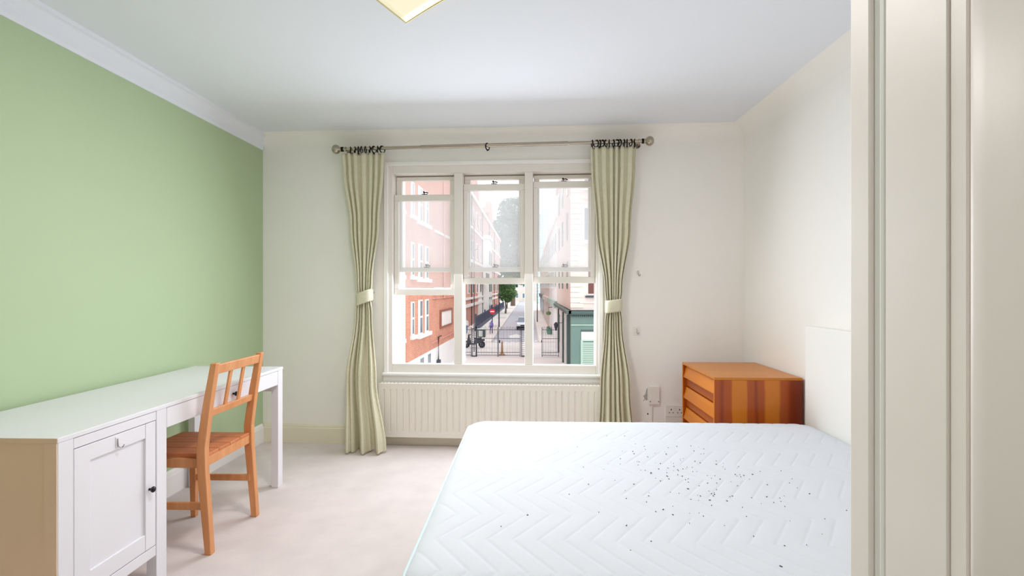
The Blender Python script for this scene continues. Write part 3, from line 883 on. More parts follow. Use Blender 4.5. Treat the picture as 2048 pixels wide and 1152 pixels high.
# ================================================================== outside the window
GZ = -3.75
tag(build('ground_forecourt', B(-40, 40, 4.6, 47, GZ - 0.3, GZ), forecourt_mat), 'pale concrete forecourt between the house and the gates', 'ground', kind='structure')
tag(build('road', B(-3.38, 0.83, 47, 260, GZ - 0.3, GZ), asphalt), 'grey asphalt street running away beyond the gates', 'road', kind='structure')
tag(build('pavement', B(-40, -3.5, 47, 260, GZ - 0.3, GZ + 0.11), paving), 'pale paved footway along the railings side of the street', 'pavement', kind='structure')
tag(build('pavement', B(0.95, 40, 47, 260, GZ - 0.3, GZ + 0.11), paving), 'pale paved footway along the pub side of the street', 'pavement', kind='structure')
tag(build('kerb', B(-3.5, -3.38, 47, 260, GZ - 0.3, GZ + 0.12), kerb_mat), 'stone kerb edging the railings side of the street', 'kerb', kind='structure')
tag(build('kerb', B(0.83, 0.95, 47, 260, GZ - 0.3, GZ + 0.12), kerb_mat), 'stone kerb edging the pub side of the street', 'kerb', kind='structure')
m = MB()
for k in range(9):
    a0, a1 = R(205 + k * 14), R(205 + k * 14 + 9)
    for r0 in (1.9,):
        P = [(-1.3 + r0 * math.cos(a) * 1.25, 50.5 + r0 * math.sin(a) * 1.8) for a in (a0, a1)] + [(-1.3 + (r0 + .22) * math.cos(a) * 1.25, 50.5 + (r0 + .22) * math.sin(a) * 1.8) for a in (a1, a0)]
        m.prism(P, 'Z', GZ, GZ + 0.012)
m.prism([(-2.0, 51.2), (-0.9, 51.2), (-0.9, 53), (-0.6, 53), (-1.4, 55.5), (-2.2, 53), (-2.0, 53)], 'Z', GZ, GZ + 0.012)
tag(build('road_marking', m, marking), 'white road markings on the street just beyond the gates', 'road marking')
for i, (x, y, w_, d_) in enumerate(((-4.6, 66, 1.3, 3.0), (-4.5, 84, 1.4, 4.0))):
    tag(build('paving_patch', B(x - w_ / 2, x + w_ / 2, y - d_ / 2, y + d_ / 2, GZ + 0.1, GZ + 0.125), kerb_mat), ['grey paving patch in the footway nearer the sign', 'grey paving patch in the footway farther along the railings'][i], 'paving patch', kind='structure')

# ---------------------------------------------------------------- near brick building (left)
FX = -6.2
t = thing('brick_building', 'red brick building with white sills on the left of the street', 'building', (FX - 4, 28, GZ), frame=WM)
build('wall', B(FX - 8, FX, 14, 34.5, -2.2, 12.5, frame=WM), brick_red, t)
build('base', B(FX - 8, FX + 0.02, 14, 34.5, GZ, -2.2, frame=WM), white_render, t, label='white painted ground floor')
def xwin(y0, y1, z0, z1, sill=True):
    f = build('window', B(FX - 0.02, FX + 0.004, y0, y1, z0, z1, frame=WM), brown_pane, t)
    f2 = MB(WM)
    mid = (z0 + z1) / 2
    f2.box(FX, FX + 0.012, y0 + 0.28 * (y1 - y0), y1, z0, z0 + 0.07).box(FX, FX + 0.012, y0 + 0.28 * (y1 - y0), y1, z1 - 0.07, z1).box(FX, FX + 0.014, y0 + 0.28 * (y1 - y0), y1, mid - 0.05, mid + 0.05)
    f2.box(FX, FX + 0.012, y0, y0 + 0.42 * (y1 - y0), z0, z1).box(FX, FX + 0.012, y1 - 0.08, y1, z0, z1)
    build('sash_frame', f2, sash_white, f)
    build('pane', B(FX, FX + 0.008, y0 + 0.42 * (y1 - y0), y1 - 0.08, z0 + 0.07, z1 - 0.07, frame=WM), ext_glass, f)
    if sill: build('sill', B(FX, FX + 0.14, y0 - 0.1, y1 + 0.2, z0 - 0.17, z0, frame=WM), white_stone, f)
# floors: sill heights
for zs in (-1.02, 1.82, 4.72, 7.6):
    zt2 = zs + 1.62
    for a, b in ((17.6, 18.3), (19.75, 20.45)):
        xwin(a, b, zs, zt2)
    xwin(21.15, 22.15, zs - 0.08, zt2 + 0.05, False)
    xwin(22.55, 23.5, zs - 0.08, zt2 + 0.05, False)
    build('long_sill', B(FX, FX + 0.14, 21.0, 23.75, zs - 0.27, zs - 0.08, frame=WM), white_stone, t)
# recessed panel with a blank white board
f = build('board', B(FX + 0.02, FX + 0.05, 26.6, 30.0, -1.08, -0.2, frame=WM), white_stone, t, label='blank white board in a brick frame')
fm = MB(WM).box(FX, FX + 0.09, 26.35, 30.25, -0.2, -0.08).box(FX, FX + 0.09, 26.35, 30.25, -1.2, -1.08).box(FX, FX + 0.09, 26.35, 26.6, -1.08, -0.2).box(FX, FX + 0.09, 30.0, 30.25, -1.08, -0.2)
build('frame', fm, board_brown, f)
for za in (1.15, 4.45):
    build('string_course', B(FX, FX + 0.10, 24.9, 34.5, za, za + 0.14, frame=WM), white_stone, t)
build('string_course', B(FX, FX + 0.06, 24.4, 34.5, 0.62, 0.70, frame=WM), brick_pink, t)
build('string_course', B(FX, FX + 0.06, 24.4, 34.5, -1.86, -1.78, frame=WM), brick_pink, t)
build('downpipe', MB(WM).cyl((FX + 0.08, 27.4, 0.62), (FX + 0.08, 27.4, 12), 0.06), brick_pink, t)
pp = MB(WM).tube([(FX + 0.1, 25.6, -3.0), (FX + 0.1, 25.6, -1.62), (FX + 0.1, 26.4, -1.62)], 0.04, 8)
build('lamp_pipe', pp, iron, t)
build('lamp_box', B(FX, FX + 0.2, 25.4, 25.8, -3.15, -2.95, frame=WM), iron, t)
for a, b in ((19.9, 20.4), (21.5, 22.3), (23.2, 23.9)):
    g = build('basement_window', B(FX, FX + 0.03, a, b, -3.6, -2.35, frame=WM), ext_glass, t)
    build('reveal', B(FX, FX + 0.028, a - 0.2, a, -3.6, -2.3, frame=WM), sash_white, g)

# ---------------------------------------------------------------- mansion block beyond
HX = -7.6
t = thing('mansion_block', 'long rose brick mansion block with white bands and bay window', 'building', (HX - 5, 92, GZ))
build('wall', B(HX - 9, HX, 50, 134, GZ, 13.6), brick_pink, t)
for zb, h in ((-1.1, 0.35), (-0.2, 0.25), (4.6, 0.35), (9.0, 0.3), (13.3, 0.55)):
    build('string_course', B(HX, HX + 0.25, 50, 134, zb, zb + h), white_stone, t)
build('ground_floor_facing', B(HX, HX + 0.12, 76, 104, GZ, 2.2), white_stone, t)
def gable(y0, y1, z0, z1):
    build('gable', MB().prism([(y0, z0), (y1, z0), (y1, z0 + (z1 - z0) * .45), ((y0 + y1) / 2 + 1.2, z1), ((y0 + y1) / 2 - 1.2, z1), (y0, z0 + (z1 - z0) * .45)], 'X', HX - 1, HX), brick_pink, t)
gable(68, 78, 13.6, 17.5); gable(98, 108, 13.6, 18.5)
build('roof', MB().prism([(HX - 0.4, 13.6), (HX - 2.2, 17.0), (HX - 8.5, 17.0), (HX - 9, 13.6)], 'Y', 50, 134), roof_slate, t)
for y in (60, 84, 92, 118):
    build('chimney', B(HX - 3.2, HX - 1.8, y, y + 2.2, 16.0, 19.8), brick_pink, t)
# white bay
bay = build('bay', MB().prism([(HX, 84), (HX + 0.9, 85.4), (HX + 0.9, 92.6), (HX, 94)], 'Z', GZ, 9.4), white_stone, t)
build('bay_cap', MB().prism([(HX, 83.6), (HX + 1.1, 85.2), (HX + 1.1, 92.8), (HX, 94.4)], 'Z', 9.4, 10.0), white_stone, bay)
for zs in (-2.6, 0.6, 5.2):
    for y in (86.0, 89.6):
        build('bay_window', B(HX + 0.9, HX + 0.94, y, y + 2.2, zs, zs + 2.3), ext_glass, bay)
for zs in (0.5, 5.3, 9.8):
    for y in (53, 58, 63, 68, 73.5, 78.5, 97, 102, 107.5, 113, 118.5, 124, 129):
        f = build('window', B(HX, HX + 0.10, y, y + 1.5, zs, zs + 2.4), sash_white, t)
        build('pane', B(HX + 0.1, HX + 0.12, y + .2, y + 1.3, zs + .15, zs + 2.25), ext_glass, f)
for y in (56, 66.5, 82, 96, 110.5):
    build('downpipe', MB().cyl((HX + 0.15, y, GZ), (HX + 0.15, y, 13.3), 0.07, 8), iron, t)
build('balcony', B(HX + 0.1, HX + 1.1, 78, 84, 2.2, 2.5), white_stone, t)
bl = MB()
for k in range(20): bl.box(HX + 1.02, HX + 1.08, 78 + k * .31, 78.06 + k * .31, 2.5, 3.5)
bl.box(HX + 1.0, HX + 1.1, 78, 84, 3.45, 3.55)
build('balcony_rail', bl, iron, t)

# railings in front of the mansion
t = thing('street_railings', 'dark navy iron railings on a low wall along the footway', 'railings', (-6.05, 92, GZ + 0.11))
build('plinth_wall', B(-6.15, -5.95, 58, 125, GZ + 0.11, GZ + 0.6), navy, t)
rb = MB()
for k in range(300):
    y = 58.1 + k * 0.222
    rb.box(-6.07, -6.03, y - 0.02, y + 0.02, GZ + 0.6, GZ + 1.75)
rb.box(-6.08, -6.02, 58, 125, GZ + 1.55, GZ + 1.62).box(-6.08, -6.02, 58, 125, GZ + 0.75, GZ + 0.82)
build('bars', rb, navy, t, kind='stuff')
for y in (58, 70, 82, 94, 106, 118):
    build('post', B(-6.14, -5.96, y, y + .25, GZ + 0.11, GZ + 2.05), navy, t)

# ---------------------------------------------------------------- pub and stucco terrace on the right
PX, PYF = 2.40, 29.5
t = thing('corner_pub', 'cream stucco corner house with a green painted pub front', 'building', (7, 36, GZ))
build('wall', B(PX, 14, PYF, 44, -0.02, 9.4), stucco, t)
build('roof', MB().prism([(PX + 0.3, 9.4), (PX + 3.5, 13.0), (13, 13.0), (14, 9.4)], 'Y', PYF + 0.3, 44), roof_slate, t)
build('eaves_band', B(PX - 0.18, 14.1, PYF - 0.18, 44.1, 9.2, 9.6), white_stone, t)
build('chimney', B(PX + 0.5, PX + 2.1, 40.5, 43.5, 9.4, 13.2), roof_slate, t)
build('shopfront', B(PX, 14, PYF - 0.02, 44, GZ, -0.36), pub_green, t, label='sage green ground floor front')
co = MB().box(PX - 0.14, 14, PYF - 0.30, PYF, -0.22, -0.06).box(PX - 0.08, 14, PYF - 0.2, PYF, -0.30, -0.22)
co.box(PX - 0.30, PX, PYF - 0.30, 44, -0.22, -0.06)
build('cornice', co, pub_dark, t)
for k in range(26):
    x = PX + 0.02 + k * 0.11
    build('dentil', B(x, x + 0.055, PYF - 0.17, PYF - 0.02, -0.40, -0.31), pub_dark, t)
build('fascia_moulding', B(PX, 14, PYF - 0.08, PYF, -0.90, -0.84), pub_pale, t)
r_ = build('shutter_opening', B(2.96, 5.2, PYF - 0.03, PYF, GZ + 0.2, -1.14), pub_dark, t)
build('shutter_frame', MB().box(2.96, 5.2, PYF - 0.07, PYF - 0.03, -1.80, -1.72).box(2.96, 3.09, PYF - 0.07, PYF - 0.03, GZ + .2, -1.80), pub_pale, r_)
build('net_curtain', B(2.99, 5.2, PYF - 0.05, PYF - 0.03, -1.72, -1.26), net_white, r_)
for k in range(17):
    z = -1.86 - k * 0.105
    build('louvre', MB().hexa([(3.09, PYF - 0.08, z - 0.085), (5.15, PYF - 0.08, z - 0.085), (5.15, PYF - 0.06, z - 0.085), (3.09, PYF - 0.06, z - 0.085),
                               (3.09, PYF - 0.045, z), (5.15, PYF - 0.045, z), (5.15, PYF - 0.03, z), (3.09, PYF - 0.03, z)]), pub_pale, r_)
for k in range(31):
    z = 0.12 + k * 0.30
    if z > 9: break
    build('quoin', B(PX - 0.02, PX + (0.50 if k % 2 else 0.72), PYF - 0.05, PYF + 0.01, z, z + 0.25), stucco, t)
def fwin(x0, x1, z0, z1, pm):
    f = build('window', B(x0, x1, PYF - 0.03, PYF, z0, z1), sash_white, t)
    build('pane', B(x0 + .06, x1 - .06, PYF - 0.04, PYF - 0.03, z0 + .06, z1 - .06), pm, f)
    build('sill', B(x0 - .1, x1 + .1, PYF - 0.16, PYF, z0 - .16, z0 - .05), iron if pm is brown_pane else white_stone, f)
fwin(3.33, 4.2, 0.86, 2.7, brown_pane)
fwin(3.12, 4.2, 3.95, 5.9, ext_glass)
fwin(3.12, 4.2, 7.0, 8.7, ext_glass)
build('string_course', B(2.9, 14, PYF - 0.07, PYF, 0.38, 0.46), stucco, t)
build('string_course', B(PX - .06, 14, PYF - 0.07, PYF, 6.35, 6.5), stucco, t)
build('side_facing', B(PX - 0.05, PX, 33.6, 44, GZ, -0.36), white_render, t)
# side pilasters and door along the street
for k, y in enumerate((30.2, 32.2, 34.4, 37.0, 39.8, 42.6)):
    build('pilaster', B(PX - 0.16, PX, y, y + 0.45, GZ, -0.36), white_render if k % 2 else pub_dark, t)
for y in (31.0, 33.1, 35.5, 38.2, 41.0):
    build('bar_window', B(PX - 0.08, PX, y, y + 0.95, GZ + 0.9, -0.7), ext_glass, t)
for y in (31.5, 36, 40):
    for z in (1.2, 4.2, 7.0):
        build('side_window', B(PX - 0.04, PX, y, y + 1.0, z, z + 1.7), ext_glass, t)
build('lantern', MB().tube([(PX - .5, 36.2, -1.75), (PX - .5, 36.2, -1.6), (PX - .5, 36.2, -1.3), (PX - .5, 36.2, -1.15)], [.05, .09, .16, .03], 8).cyl((PX, 36.2, -1.2), (PX - .5, 36.2, -1.2), .02), iron, t)

def terrace(label, y0, y1, h, wm_, rm, sg):
    t = thing('terrace_house', label, 'building', (7, (y0 + y1) / 2, GZ))
    build('wall', B(PX + 0.05, 13, y0, y1, GZ, h), wm_, t)
    build('roof', MB().prism([(PX + 0.2, h), (PX + 2.8, h + 2.4), (11, h + 2.4), (13, h)], 'Y', y0, y1), rm, t)
    build('parapet', B(PX - 0.1, PX + 0.05, y0, y1, h - 0.35, h), white_stone, t)
    build('fascia', B(PX - 0.22, PX + 0.05, y0, y1, -0.5, 0.1), sg, t)
    y = y0 + 1
    while y + 1.2 < y1:
        for z in (1.2, 4.3):
            f = build('window', B(PX - 0.02, PX + 0.05, y, y + 1.2, z, z + 1.9), sash_white, t)
            build('pane', B(PX - 0.04, PX - 0.02, y + .15, y + 1.05, z + .15, z + 1.75), ext_glass, f)
        if y0 > 80: build('shop_window', B(PX - 0.02, PX + 0.05, y, y + 1.1, GZ + 0.7, -0.7), ext_glass, t)
        y += 3.1
    build('chimney', B(PX + 0.6, PX + 1.8, y1 - 2.2, y1 - 0.2, h, h + 3.4), wm_, t)
terrace('white stucco terrace house next beyond the green pub', 44.1, 62, 7.6, white_render, roof_slate, pub_pale)
terrace('cream terrace house in the middle of the right-hand row', 62.1, 84, 7.4, stucco, roof_slate, stucco)
terrace('grey roofed terrace house at the far end of the row', 84.1, 112, 7.0, stucco, roof_slate, pub_dark)

t = thing('hanging_basket', 'green hanging basket on the terrace wall beyond the pub', 'hanging basket', (2.0, 52, -1.2))
build('bracket', MB().cyl((2.35, 52, -0.7), (1.95, 52, -0.7), 0.03), iron, t)
build('chain', MB().cyl((1.98, 52, -0.7), (1.98, 52, -1.2), 0.015), iron, t)
build('flowers', MB().ball((1.98, 52, -1.3), 0.26, 10, 7, (1, 1, .8)), basket_green, t)
t = thing('planter_trough', 'green planter trough standing beside the pub wall', 'planter', (2.15, 55.5, GZ + 0.11))
build('trough', B(1.95, 2.35, 54, 57.5, GZ + 0.11, GZ + 0.65), planter_green, t, bevel=0.03)
build('plants', MB().ball((2.15, 54.9, GZ + 0.68), 0.18, 10, 7, (.8, 3, .7)).ball((2.15, 56.6, GZ + 0.68), 0.18, 10, 7, (.8, 3, .7)), basket_green, t)
# far end of the street
t = thing('office_tower', 'pale teal office tower block rising beyond the terrace roofs', 'building', (7, 165, GZ))
build('tower', B(2.6, 16, 160, 172, GZ, 24.5), tower_m, t)
build('plant_room', B(4, 12, 162, 170, 24.5, 26), tower_m, t)
t = thing('end_house', 'cream rendered house closing the far end of the street', 'building', (-3, 190, GZ))
build('wall', B(-6, 5, 185, 195, GZ, 6), stucco, t)
build('roof', MB().prism([(-6.3, 6), (-.5, 9.5), (5.3, 6)], 'Y', 185, 195), roof_slate, t)
for x in (-5, -2.5, 0, 2.5):
    for z in (-2.5, 1.5):
        f = build('window', B(x, x + 1.3, 184.9, 185, z, z + 2), sash_white, t)
        build('pane', B(x + .2, x + 1.1, 184.85, 184.9, z + .2, z + 1.8), ext_glass, f)

# ---------------------------------------------------------------- trees
def tree(label, x, y, th, tr_, blobs, lm, n, ls, seed, group):
    rnd = random.Random(seed)
    t = thing('street_tree', label, 'tree', (x, y, GZ), group=group)
    tk = MB().tube([(x, y, GZ), (x + .1, y, GZ + th * .4), (x - .1, y, GZ + th)], [tr_, tr_ * .75, tr_ * .5], 8)
    for bx_, by_, bz_, br_ in blobs[:5]:
        tk.tube([(x, y, GZ + th * .7), (x + bx_ * .6, y + by_ * .6, GZ + (th + bz_) / 2), (x + bx_, y + by_, GZ + bz_)], [tr_ * .5, tr_ * .3, tr_ * .1], 6)
    build('trunk', tk, bark, t)
    m = MB()
    for _ in range(n):
        b = rnd.choice(blobs)
        d = Vector((rnd.gauss(0, 1), rnd.gauss(0, 1), rnd.gauss(0, 1))).normalized() * b[3] * rnd.uniform(.55, 1.03)
        c = Vector((x + b[0], y + b[1], GZ + b[2])) + d
        u = Vector((rnd.gauss(0, 1), rnd.gauss(0, 1), rnd.gauss(0, 1))).normalized(); v = u.orthogonal().normalized()
        s = ls * rnd.uniform(.6, 1.3)
        o = len(m.v)
        m.v += [tuple(c - u * s), tuple(c + v * s * .6), tuple(c + u * s), tuple(c - v * s * .6)]
        m.f.append((o, o + 1, o + 2, o + 3)); m.sm.append(False)
    build('foliage', m, lm, t, kind='stuff')
tree('dark green street tree behind the railings', -4.5, 98, 3.0, .2, [(0, 0, 4.4, 1.2), (-.5, 0, 3.5, 1.0), (.7, 0, 3.9, 1.0), (0.2, 0, 6.0, 1.2), (-.4, .5, 5.2, 1.0), (0.5, 0, 3.0, .8)], leaf_dark, 4200, .15, 1, 'trees along the street')
tree('pale green street tree farther along the footway', -5.3, 122, 3.0, .2, [(0, 0, 4.6, 1.8), (1.0, 0, 3.8, 1.5), (.6, 0, 6.2, 1.6)], leaf_dark, 3000, .2, 2, 'trees along the street')
tree('huge blue-green plane tree towering at the end of the street', -4.4, 140, 12, .7, [(0, 0, 26, 4.2), (-2.2, 0, 21, 4.0), (2.6, 0, 21.5, 4.0), (0, 0, 16, 4.6), (3.0, 0, 15, 3.8), (-3, 0, 14, 4), (1, 0, 10, 4), (3.0, 0, 9, 3.2), (-2, 0, 8, 4)], leaf_blue, 14000, .42, 3, 'trees along the street')

# ---------------------------------------------------------------- gates and fence
def bars(x0, x1, y, z0, z1, pitch, label_parent, hoop):
    m = MB()
    n = max(1, int(round((x1 - x0) / pitch)))
    for k in range(1, n):
        x = x0 + (x1 - x0) * k / n
        m.box(x - 0.011, x + 0.011, y - 0.011, y + 0.011, z0, z1)
    if hoop:
        for k in range(1, n, 2):
            xa = x0 + (x1 - x0) * k / n; xb = x0 + (x1 - x0) * (k + 1) / n
            if k + 1 < n: m.tube([(xa, y, z1), ((xa + xb) / 2, y, z1 + 0.09), (xb, y, z1)], 0.011, 5)
    build('bars', m, iron, label_parent, kind='stuff')
    for z in (z0 + 0.02, z0 + 0.24, z1 - 0.78 if hoop else z1 - .9, z1 - 0.14):
        build('rail', B(x0, x1, y - 0.02, y + 0.02, z - 0.016, z + 0.016), iron, label_parent)
FY = 37.25
def gate(name, label, x0, x1):
    t = thing(name, label, 'gate' if 'gate' in name else 'fence', ((x0 + x1) / 2, FY, GZ))
    bars(x0, x1, FY, GZ + 0.08, GZ + 2.1, 0.115, t, True)
    for x in (x0, x1):
        build('stile', B(x - 0.025, x + 0.025, FY - 0.025, FY + 0.025, GZ, GZ + 2.15), iron, t)
    return t
gate('iron_fence', 'dark iron railing panel at the left end of the gates', -5.05, -4.22)
g = gate('iron_gate', 'closed dark iron gate leaf left of the tan post', -3.80, -2.29)
g = gate('iron_gate', 'closed dark iron gate leaf right of the tan post', -2.21, -0.64)
build('lock_box', B(-2.20, -2.08, FY - 0.06, FY + 0.06, GZ + 1.0, GZ + 1.2), iron, g)
g = gate('iron_gate', 'small open dark iron gate leaf beside the pub', 0.95, 2.14)
build('lock_box', B(0.88, 0.96, FY - 0.06, FY + 0.06, GZ + 1.05, GZ + 1.2), iron, g)
def lattice_post(label, x):
    t = thing('gate_post', label, 'post', (x, FY, GZ))
    for dx in (-0.14, 0.14):
        build('upright', B(x + dx - 0.03, x + dx + 0.03, FY - 0.03, FY + 0.03, GZ, GZ + 2.0), iron, t)
    for k in range(14):
        z = GZ + 0.1 + k * 0.14
        build('rung', B(x - 0.11, x + 0.11, FY - 0.015, FY + 0.015, z, z + 0.025), iron, t)
    build('cap', B(x - 0.165, x + 0.165, FY - 0.06, FY + 0.06, GZ + 2.0, GZ + 2.07), iron, t)
    build('foot', B(x - 0.165, x + 0.165, FY - 0.1, FY + 0.1, GZ, GZ + 0.06), iron, t)
    return t
p_ = lattice_post('dark lattice gate post in front of the scooter', -4.0)
lattice_post('dark lattice gate post below the parked car', -0.40)
t = thing('gate_post', 'plain dark gate post standing against the pub wall', 'post', (2.3, FY, GZ))
build('shaft', B(2.23, 2.35, FY - 0.06, FY + 0.06, GZ, GZ + 2.9), iron, t)
build('finial', MB().ball((2.29, FY, GZ + 2.98), 0.1), iron, t)
t = thing('tall_pole', 'tall slim dark pole rising behind the lattice gate post', 'pole', (-4.0, 40, GZ))
build('shaft', MB().cyl((-4.3, 40, GZ), (-4.3, 40, 6.5), 0.035, 8), iron, t)
build('bracket', MB().cyl((-4.3, 40, 4.2), (-4.0, 40, 4.3), 0.03, 8), iron, t)

t = thing('tan_post', 'short tapered tan timber post standing inside the gates', 'post', (-2.0, 37.9, GZ))
build('shaft', MB().hexa([(-2.09, 37.85, GZ + .04), (-1.91, 37.85, GZ + .04), (-1.91, 38.0, GZ + .04), (-2.09, 38.0, GZ + .04), (-2.05, 37.88, GZ + 1.02), (-1.95, 37.88, GZ + 1.02), (-1.95, 37.97, GZ + 1.02), (-2.05, 37.97, GZ + 1.02)]), timber, t)
build('foot', MB().hexa([(-2.28, 37.7, GZ), (-1.72, 37.7, GZ), (-1.72, 38.15, GZ), (-2.28, 38.15, GZ), (-2.12, 37.8, GZ + .16), (-1.88, 37.8, GZ + .16), (-1.88, 38.05, GZ + .16), (-2.12, 38.05, GZ + .16)]), timber, t)
build('cap', B(-2.06, -1.94, 37.86, 37.99, GZ + 1.02, GZ + 1.14), sign_white, t)

# ---------------------------------------------------------------- street things
t = thing('no_entry_sign', 'red and white no entry sign on a slim post', 'road sign', (-3.98, 55.5, GZ))
build('post', MB().cyl((-3.98, 55.5, GZ), (-3.98, 55.5, -0.55), 0.05, 8), iron, t)
d = build('disc', MB().cyl((-3.98, 55.44, -1.30), (-3.98, 55.41, -1.30), 0.30, 24), sign_red, t)
build('bar', B(-4.19, -3.77, 55.39, 55.41, -1.355, -1.245), sign_white, d)
t = thing('lamp_post', 'slim dark street lamp post behind the no entry sign', 'lamp post', (-3.75, 64, GZ))
build('shaft', MB().tube([(-3.75, 64, GZ), (-3.75, 64, 0), (-3.75, 64, 2.2)], [.09, .06, .04], 8), iron, t)
build('lantern', MB().tube([(-3.75, 64, 2.2), (-3.75, 64, 2.3), (-3.75, 64, 2.75), (-3.75, 64, 2.9)], [.06, .12, .22, .04], 8), iron, t)
t = thing('lamp_post', 'slim dark street lamp post on the pub side footway', 'lamp post', (1.2, 74, GZ))
build('shaft', MB().tube([(1.2, 74, GZ), (1.2, 74, 0), (1.2, 74, 2.0)], [.08, .05, .04], 8), iron, t)
build('lantern', MB().tube([(1.2, 74, 2.0), (1.2, 74, 2.1), (1.2, 74, 2.5), (1.2, 74, 2.65)], [.06, .12, .2, .04], 8), iron, t)

# scooter seen from its side, nose to the left
SX, SY = -4.55, 42.6
t = thing('delivery_scooter', 'dark motor scooter with a large delivery box parked behind the gates', 'scooter', (SX, SY, GZ))
for x in (SX - 0.66, SX + 0.62):
    m = MB()
    m.tube([(x + 0.21 * math.cos(2 * math.pi * k / 20), SY, GZ + 0.29 + 0.21 * math.sin(2 * math.pi * k / 20)) for k in range(20)], 0.075, 8, closed=True)
    wv = build('wheel', m, rubber, t)
    build('hub', MB().cyl((x, SY - 0.06, GZ + 0.29), (x, SY + 0.06, GZ + 0.29), 0.13, 12), iron, wv)
build('leg_shield', MB().prism([(SX - 0.62, GZ + 0.5), (SX - 0.36, GZ + 0.32), (SX - 0.28, GZ + 0.4), (SX - 0.42, GZ + 1.0), (SX - 0.52, GZ + 1.08)], 'Y', SY - 0.2, SY + 0.2), scooter_body, t, bevel=0.03)
build('footboard', B(SX - 0.36, SX + 0.1, SY - 0.2, SY + 0.2, GZ + 0.28, GZ + 0.40), scooter_body, t, bevel=0.03)
build('rear_body', MB().prism([(SX + 0.0, GZ + 0.38), (SX + 0.5, GZ + 0.40), (SX + 0.86, GZ + 0.62), (SX + 0.84, GZ + 0.74), (SX + 0.05, GZ + 0.74)], 'Y', SY - 0.18, SY + 0.18), scooter_body, t, bevel=0.04)
build('seat', MB().prism([(SX - 0.02, GZ + 0.74), (SX + 0.6, GZ + 0.76), (SX + 0.6, GZ + 0.86), (SX + 0.0, GZ + 0.82)], 'Y', SY - 0.16, SY + 0.16), rubber, t, bevel=0.03)
build('fork', MB().cyl((SX - 0.66, SY - 0.11, GZ + 0.29), (SX - 0.48, SY - 0.06, GZ + 0.95), 0.035, 8), steel, t)
build('front_mudguard', MB().prism([(SX - 0.94, GZ + 0.42), (SX - 0.7, GZ + 0.62), (SX - 0.45, GZ + 0.52), (SX - 0.66, GZ + 0.55)], 'Y', SY - 0.1, SY + 0.1), scooter_body, t)
build('handlebar', MB().tube([(SX - 0.34, SY - 0.36, GZ + 1.08), (SX - 0.46, SY, GZ + 1.1), (SX - 0.34, SY + 0.36, GZ + 1.08)], 0.03, 8), rubber, t)
build('windscreen', MB().prism([(SX - 0.56, GZ + 1.05), (SX - 0.53, GZ + 1.05), (SX - 0.36, GZ + 1.5), (SX - 0.39, GZ + 1.5)], 'Y', SY - 0.2, SY + 0.2), box_white, t)
b = build('delivery_box', B(SX + 0.28, SX + 0.92, SY - 0.28, SY + 0.28, GZ + 0.9, GZ + 1.55), box_teal, t, bevel=0.02)
build('box_panel', B(SX + 0.36, SX + 0.70, SY - 0.295, SY - 0.28, GZ + 0.98, GZ + 1.46), box_white, b)
build('box_lid', B(SX + 0.26, SX + 0.94, SY - 0.3, SY + 0.3, GZ + 1.55, GZ + 1.62), box_white, b)

# parked car facing the camera
KX, KY = -0.62, 60.5
t = thing('parked_car', 'silver hatchback car parked in the street beyond the gates', 'car', (KX, KY, GZ))
prof = [(KY, GZ + .28), (KY + .02, GZ + .70), (KY + .9, GZ + .90), (KY + 3.9, GZ + .95), (KY + 4.0, GZ + .4), (KY + 3.9, GZ + .26)]
build('body', MB().prism(prof, 'X', KX - .85, KX + .85), car_paint, t, bevel=0.08)
def trap(z0, z1, y0, y1, y2, y3, w0, w1):
    return MB().hexa([(KX - w0, y0, z0), (KX + w0, y0, z0), (KX + w0, y3, z0), (KX - w0, y3, z0), (KX - w1, y1, z1), (KX + w1, y1, z1), (KX + w1, y2, z1), (KX - w1, y2, z1)])
build('cabin', trap(GZ + .88, GZ + 1.44, KY + .85, KY + 1.7, KY + 3.3, KY + 3.85, .78, .60), car_glass, t, bevel=0.04)
build('roof', trap(GZ + 1.42, GZ + 1.48, KY + 1.6, KY + 1.75, KY + 3.2, KY + 3.4, .62, .56), car_paint, t, bevel=0.02)
build('bumper', B(KX - .84, KX + .84, KY - .08, KY + .1, GZ + .22, GZ + .48), rubber, t, bevel=0.04)
build('grille', B(KX - .4, KX + .4, KY - .03, KY + .03, GZ + .52, GZ + .66), rubber, t)
for s in (-1, 1):
    build('headlight', MB().ball((KX + s * .62, KY + .06, GZ + .66), .14, 10, 7, (1.3, .6, .7)), sign_white, t)
    build('mirror', MB().ball((KX + s * .95, KY + 1.25, GZ + 1.0), .11, 8, 6), car_paint, t)
    for y in (KY + .75, KY + 3.2):
        build('wheel', MB().cyl((KX + s * .86, y, GZ + .31), (KX + s * .66, y, GZ + .31), .31, 18), rubber, t)

# ---------------------------------------------------------------- people, far away
def cloth_mat(name, legs, top, skin, hair):
    m = mat(name, top, 0.85)
    nt = m.node_tree
    tc = nt.nodes.new('ShaderNodeTexCoord'); s = nt.nodes.new('ShaderNodeSeparateXYZ'); r = nt.nodes.new('ShaderNodeValToRGB')
    mr = nt.nodes.new('ShaderNodeMapRange'); mr.inputs['From Max'].default_value = 2.0
    nt.links.new(tc.outputs['Object'], s.inputs[0]); nt.links.new(s.outputs['Z'], mr.inputs[0]); nt.links.new(mr.outputs[0], r.inputs[0])
    cr = r.color_ramp; cr.interpolation = 'CONSTANT'
    cr.elements[0].position = 0.0; cr.elements[0].color = lin((40, 40, 44))
    cr.elements[1].position = 0.035; cr.elements[1].color = lin(legs)
    for p_, c_ in ((0.43, top), (0.685, skin), (0.80, hair)):
        e = cr.elements.new(p_); e.color = lin(c_)
    nt.links.new(r.outputs[0], nt.nodes['Principled BSDF'].inputs['Base Color'])
    return m
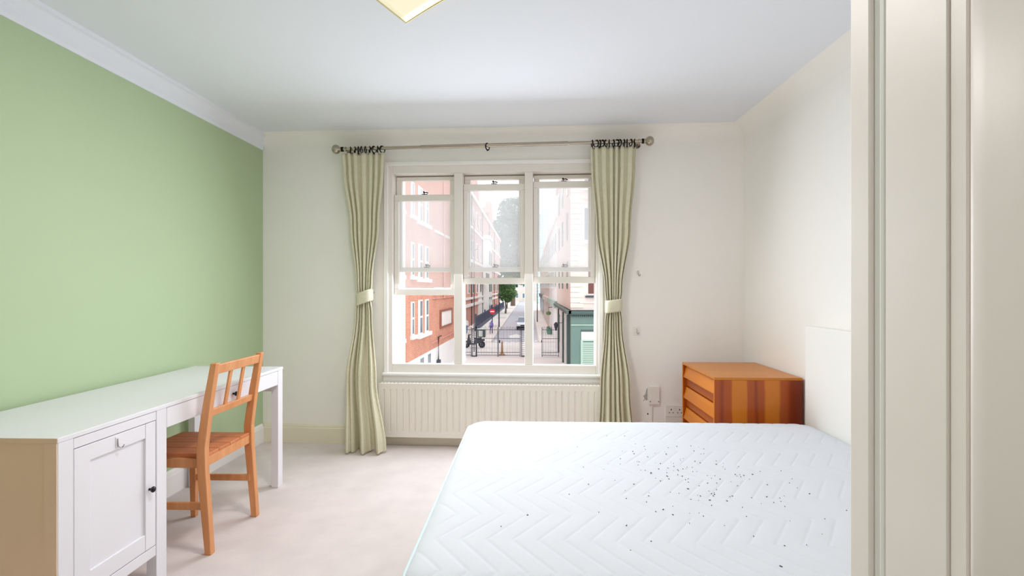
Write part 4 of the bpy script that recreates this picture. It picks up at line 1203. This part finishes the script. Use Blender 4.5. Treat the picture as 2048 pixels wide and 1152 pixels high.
def person(label, x, y, h, rz, m, stride):
    t = thing('person', label, 'person', (x, y, GZ + 0.11), rz=rz)
    k = h / 1.7
    J = [(0, 0, .95, .15), (0, 0, 1.2, .15), (0, 0, 1.38, .13), (0, 0, 1.48, .06), (0, .01, 1.56, .075), (0, .01, 1.66, .06),
         (-.10, 0, .88, .10), (-.11, stride, .48, .065), (-.11, stride * 1.2 + .02, .07, .045), (-.11, stride * 1.2 + .16, .04, .04),
         (.10, 0, .88, .10), (.11, -stride * .6, .48, .065), (.11, -stride * 1.4, .07, .045), (.11, -stride * 1.4 + .14, .04, .04),
         (-.19, 0, 1.37, .065), (-.24, -.04, 1.1, .05), (-.22, .06, .86, .04), (-.21, .09, .78, .035),
         (.19, 0, 1.37, .065), (.24, -.04, 1.1, .05), (.22, .06, .86, .04), (.21, .09, .78, .035)]
    E_ = [(0, 1), (1, 2), (2, 3), (3, 4), (4, 5), (0, 6), (6, 7), (7, 8), (8, 9), (0, 10), (10, 11), (11, 12), (12, 13), (2, 14), (14, 15), (15, 16), (16, 17), (2, 18), (18, 19), (19, 20), (20, 21)]
    me = bpy.data.meshes.new('body')
    me.from_pydata([(a * k, b * k, c * k) for a, b, c, _ in J], E_, [])
    o = bpy.data.objects.new('body', me); C.objects.link(o); o.parent = t
    me.materials.append(m)
    o.modifiers.new('skin', 'SKIN')
    if not me.skin_vertices:
        me.attributes.new('skin_vertices', 'FLOAT_VECTOR', 'POINT') if False else None
    sv = me.skin_vertices[0].data if me.skin_vertices else None
    if sv:
        for i, j in enumerate(J):
            sv[i].radius = (j[3] * k, j[3] * k * .8); sv[i].use_root = (i == 0)
    md = o.modifiers.new('sub', 'SUBSURF'); md.levels = 1; md.render_levels = 2
    WORLD[o.name] = WORLD[t.name]
    return t
person('person in a pale top and blue trousers standing by the brick wall', -6.75, 54.9, 1.62, R(160), cloth_mat('clothes_blue', (86, 140, 184), (222, 232, 232), (206, 160, 140), (150, 90, 80)), 0.03)
person('person in a purple jacket walking beside the no entry sign', -4.02, 54.6, 1.45, R(200), cloth_mat('clothes_purple', (92, 86, 150), (128, 118, 190), (190, 150, 130), (60, 50, 50)), 0.12)
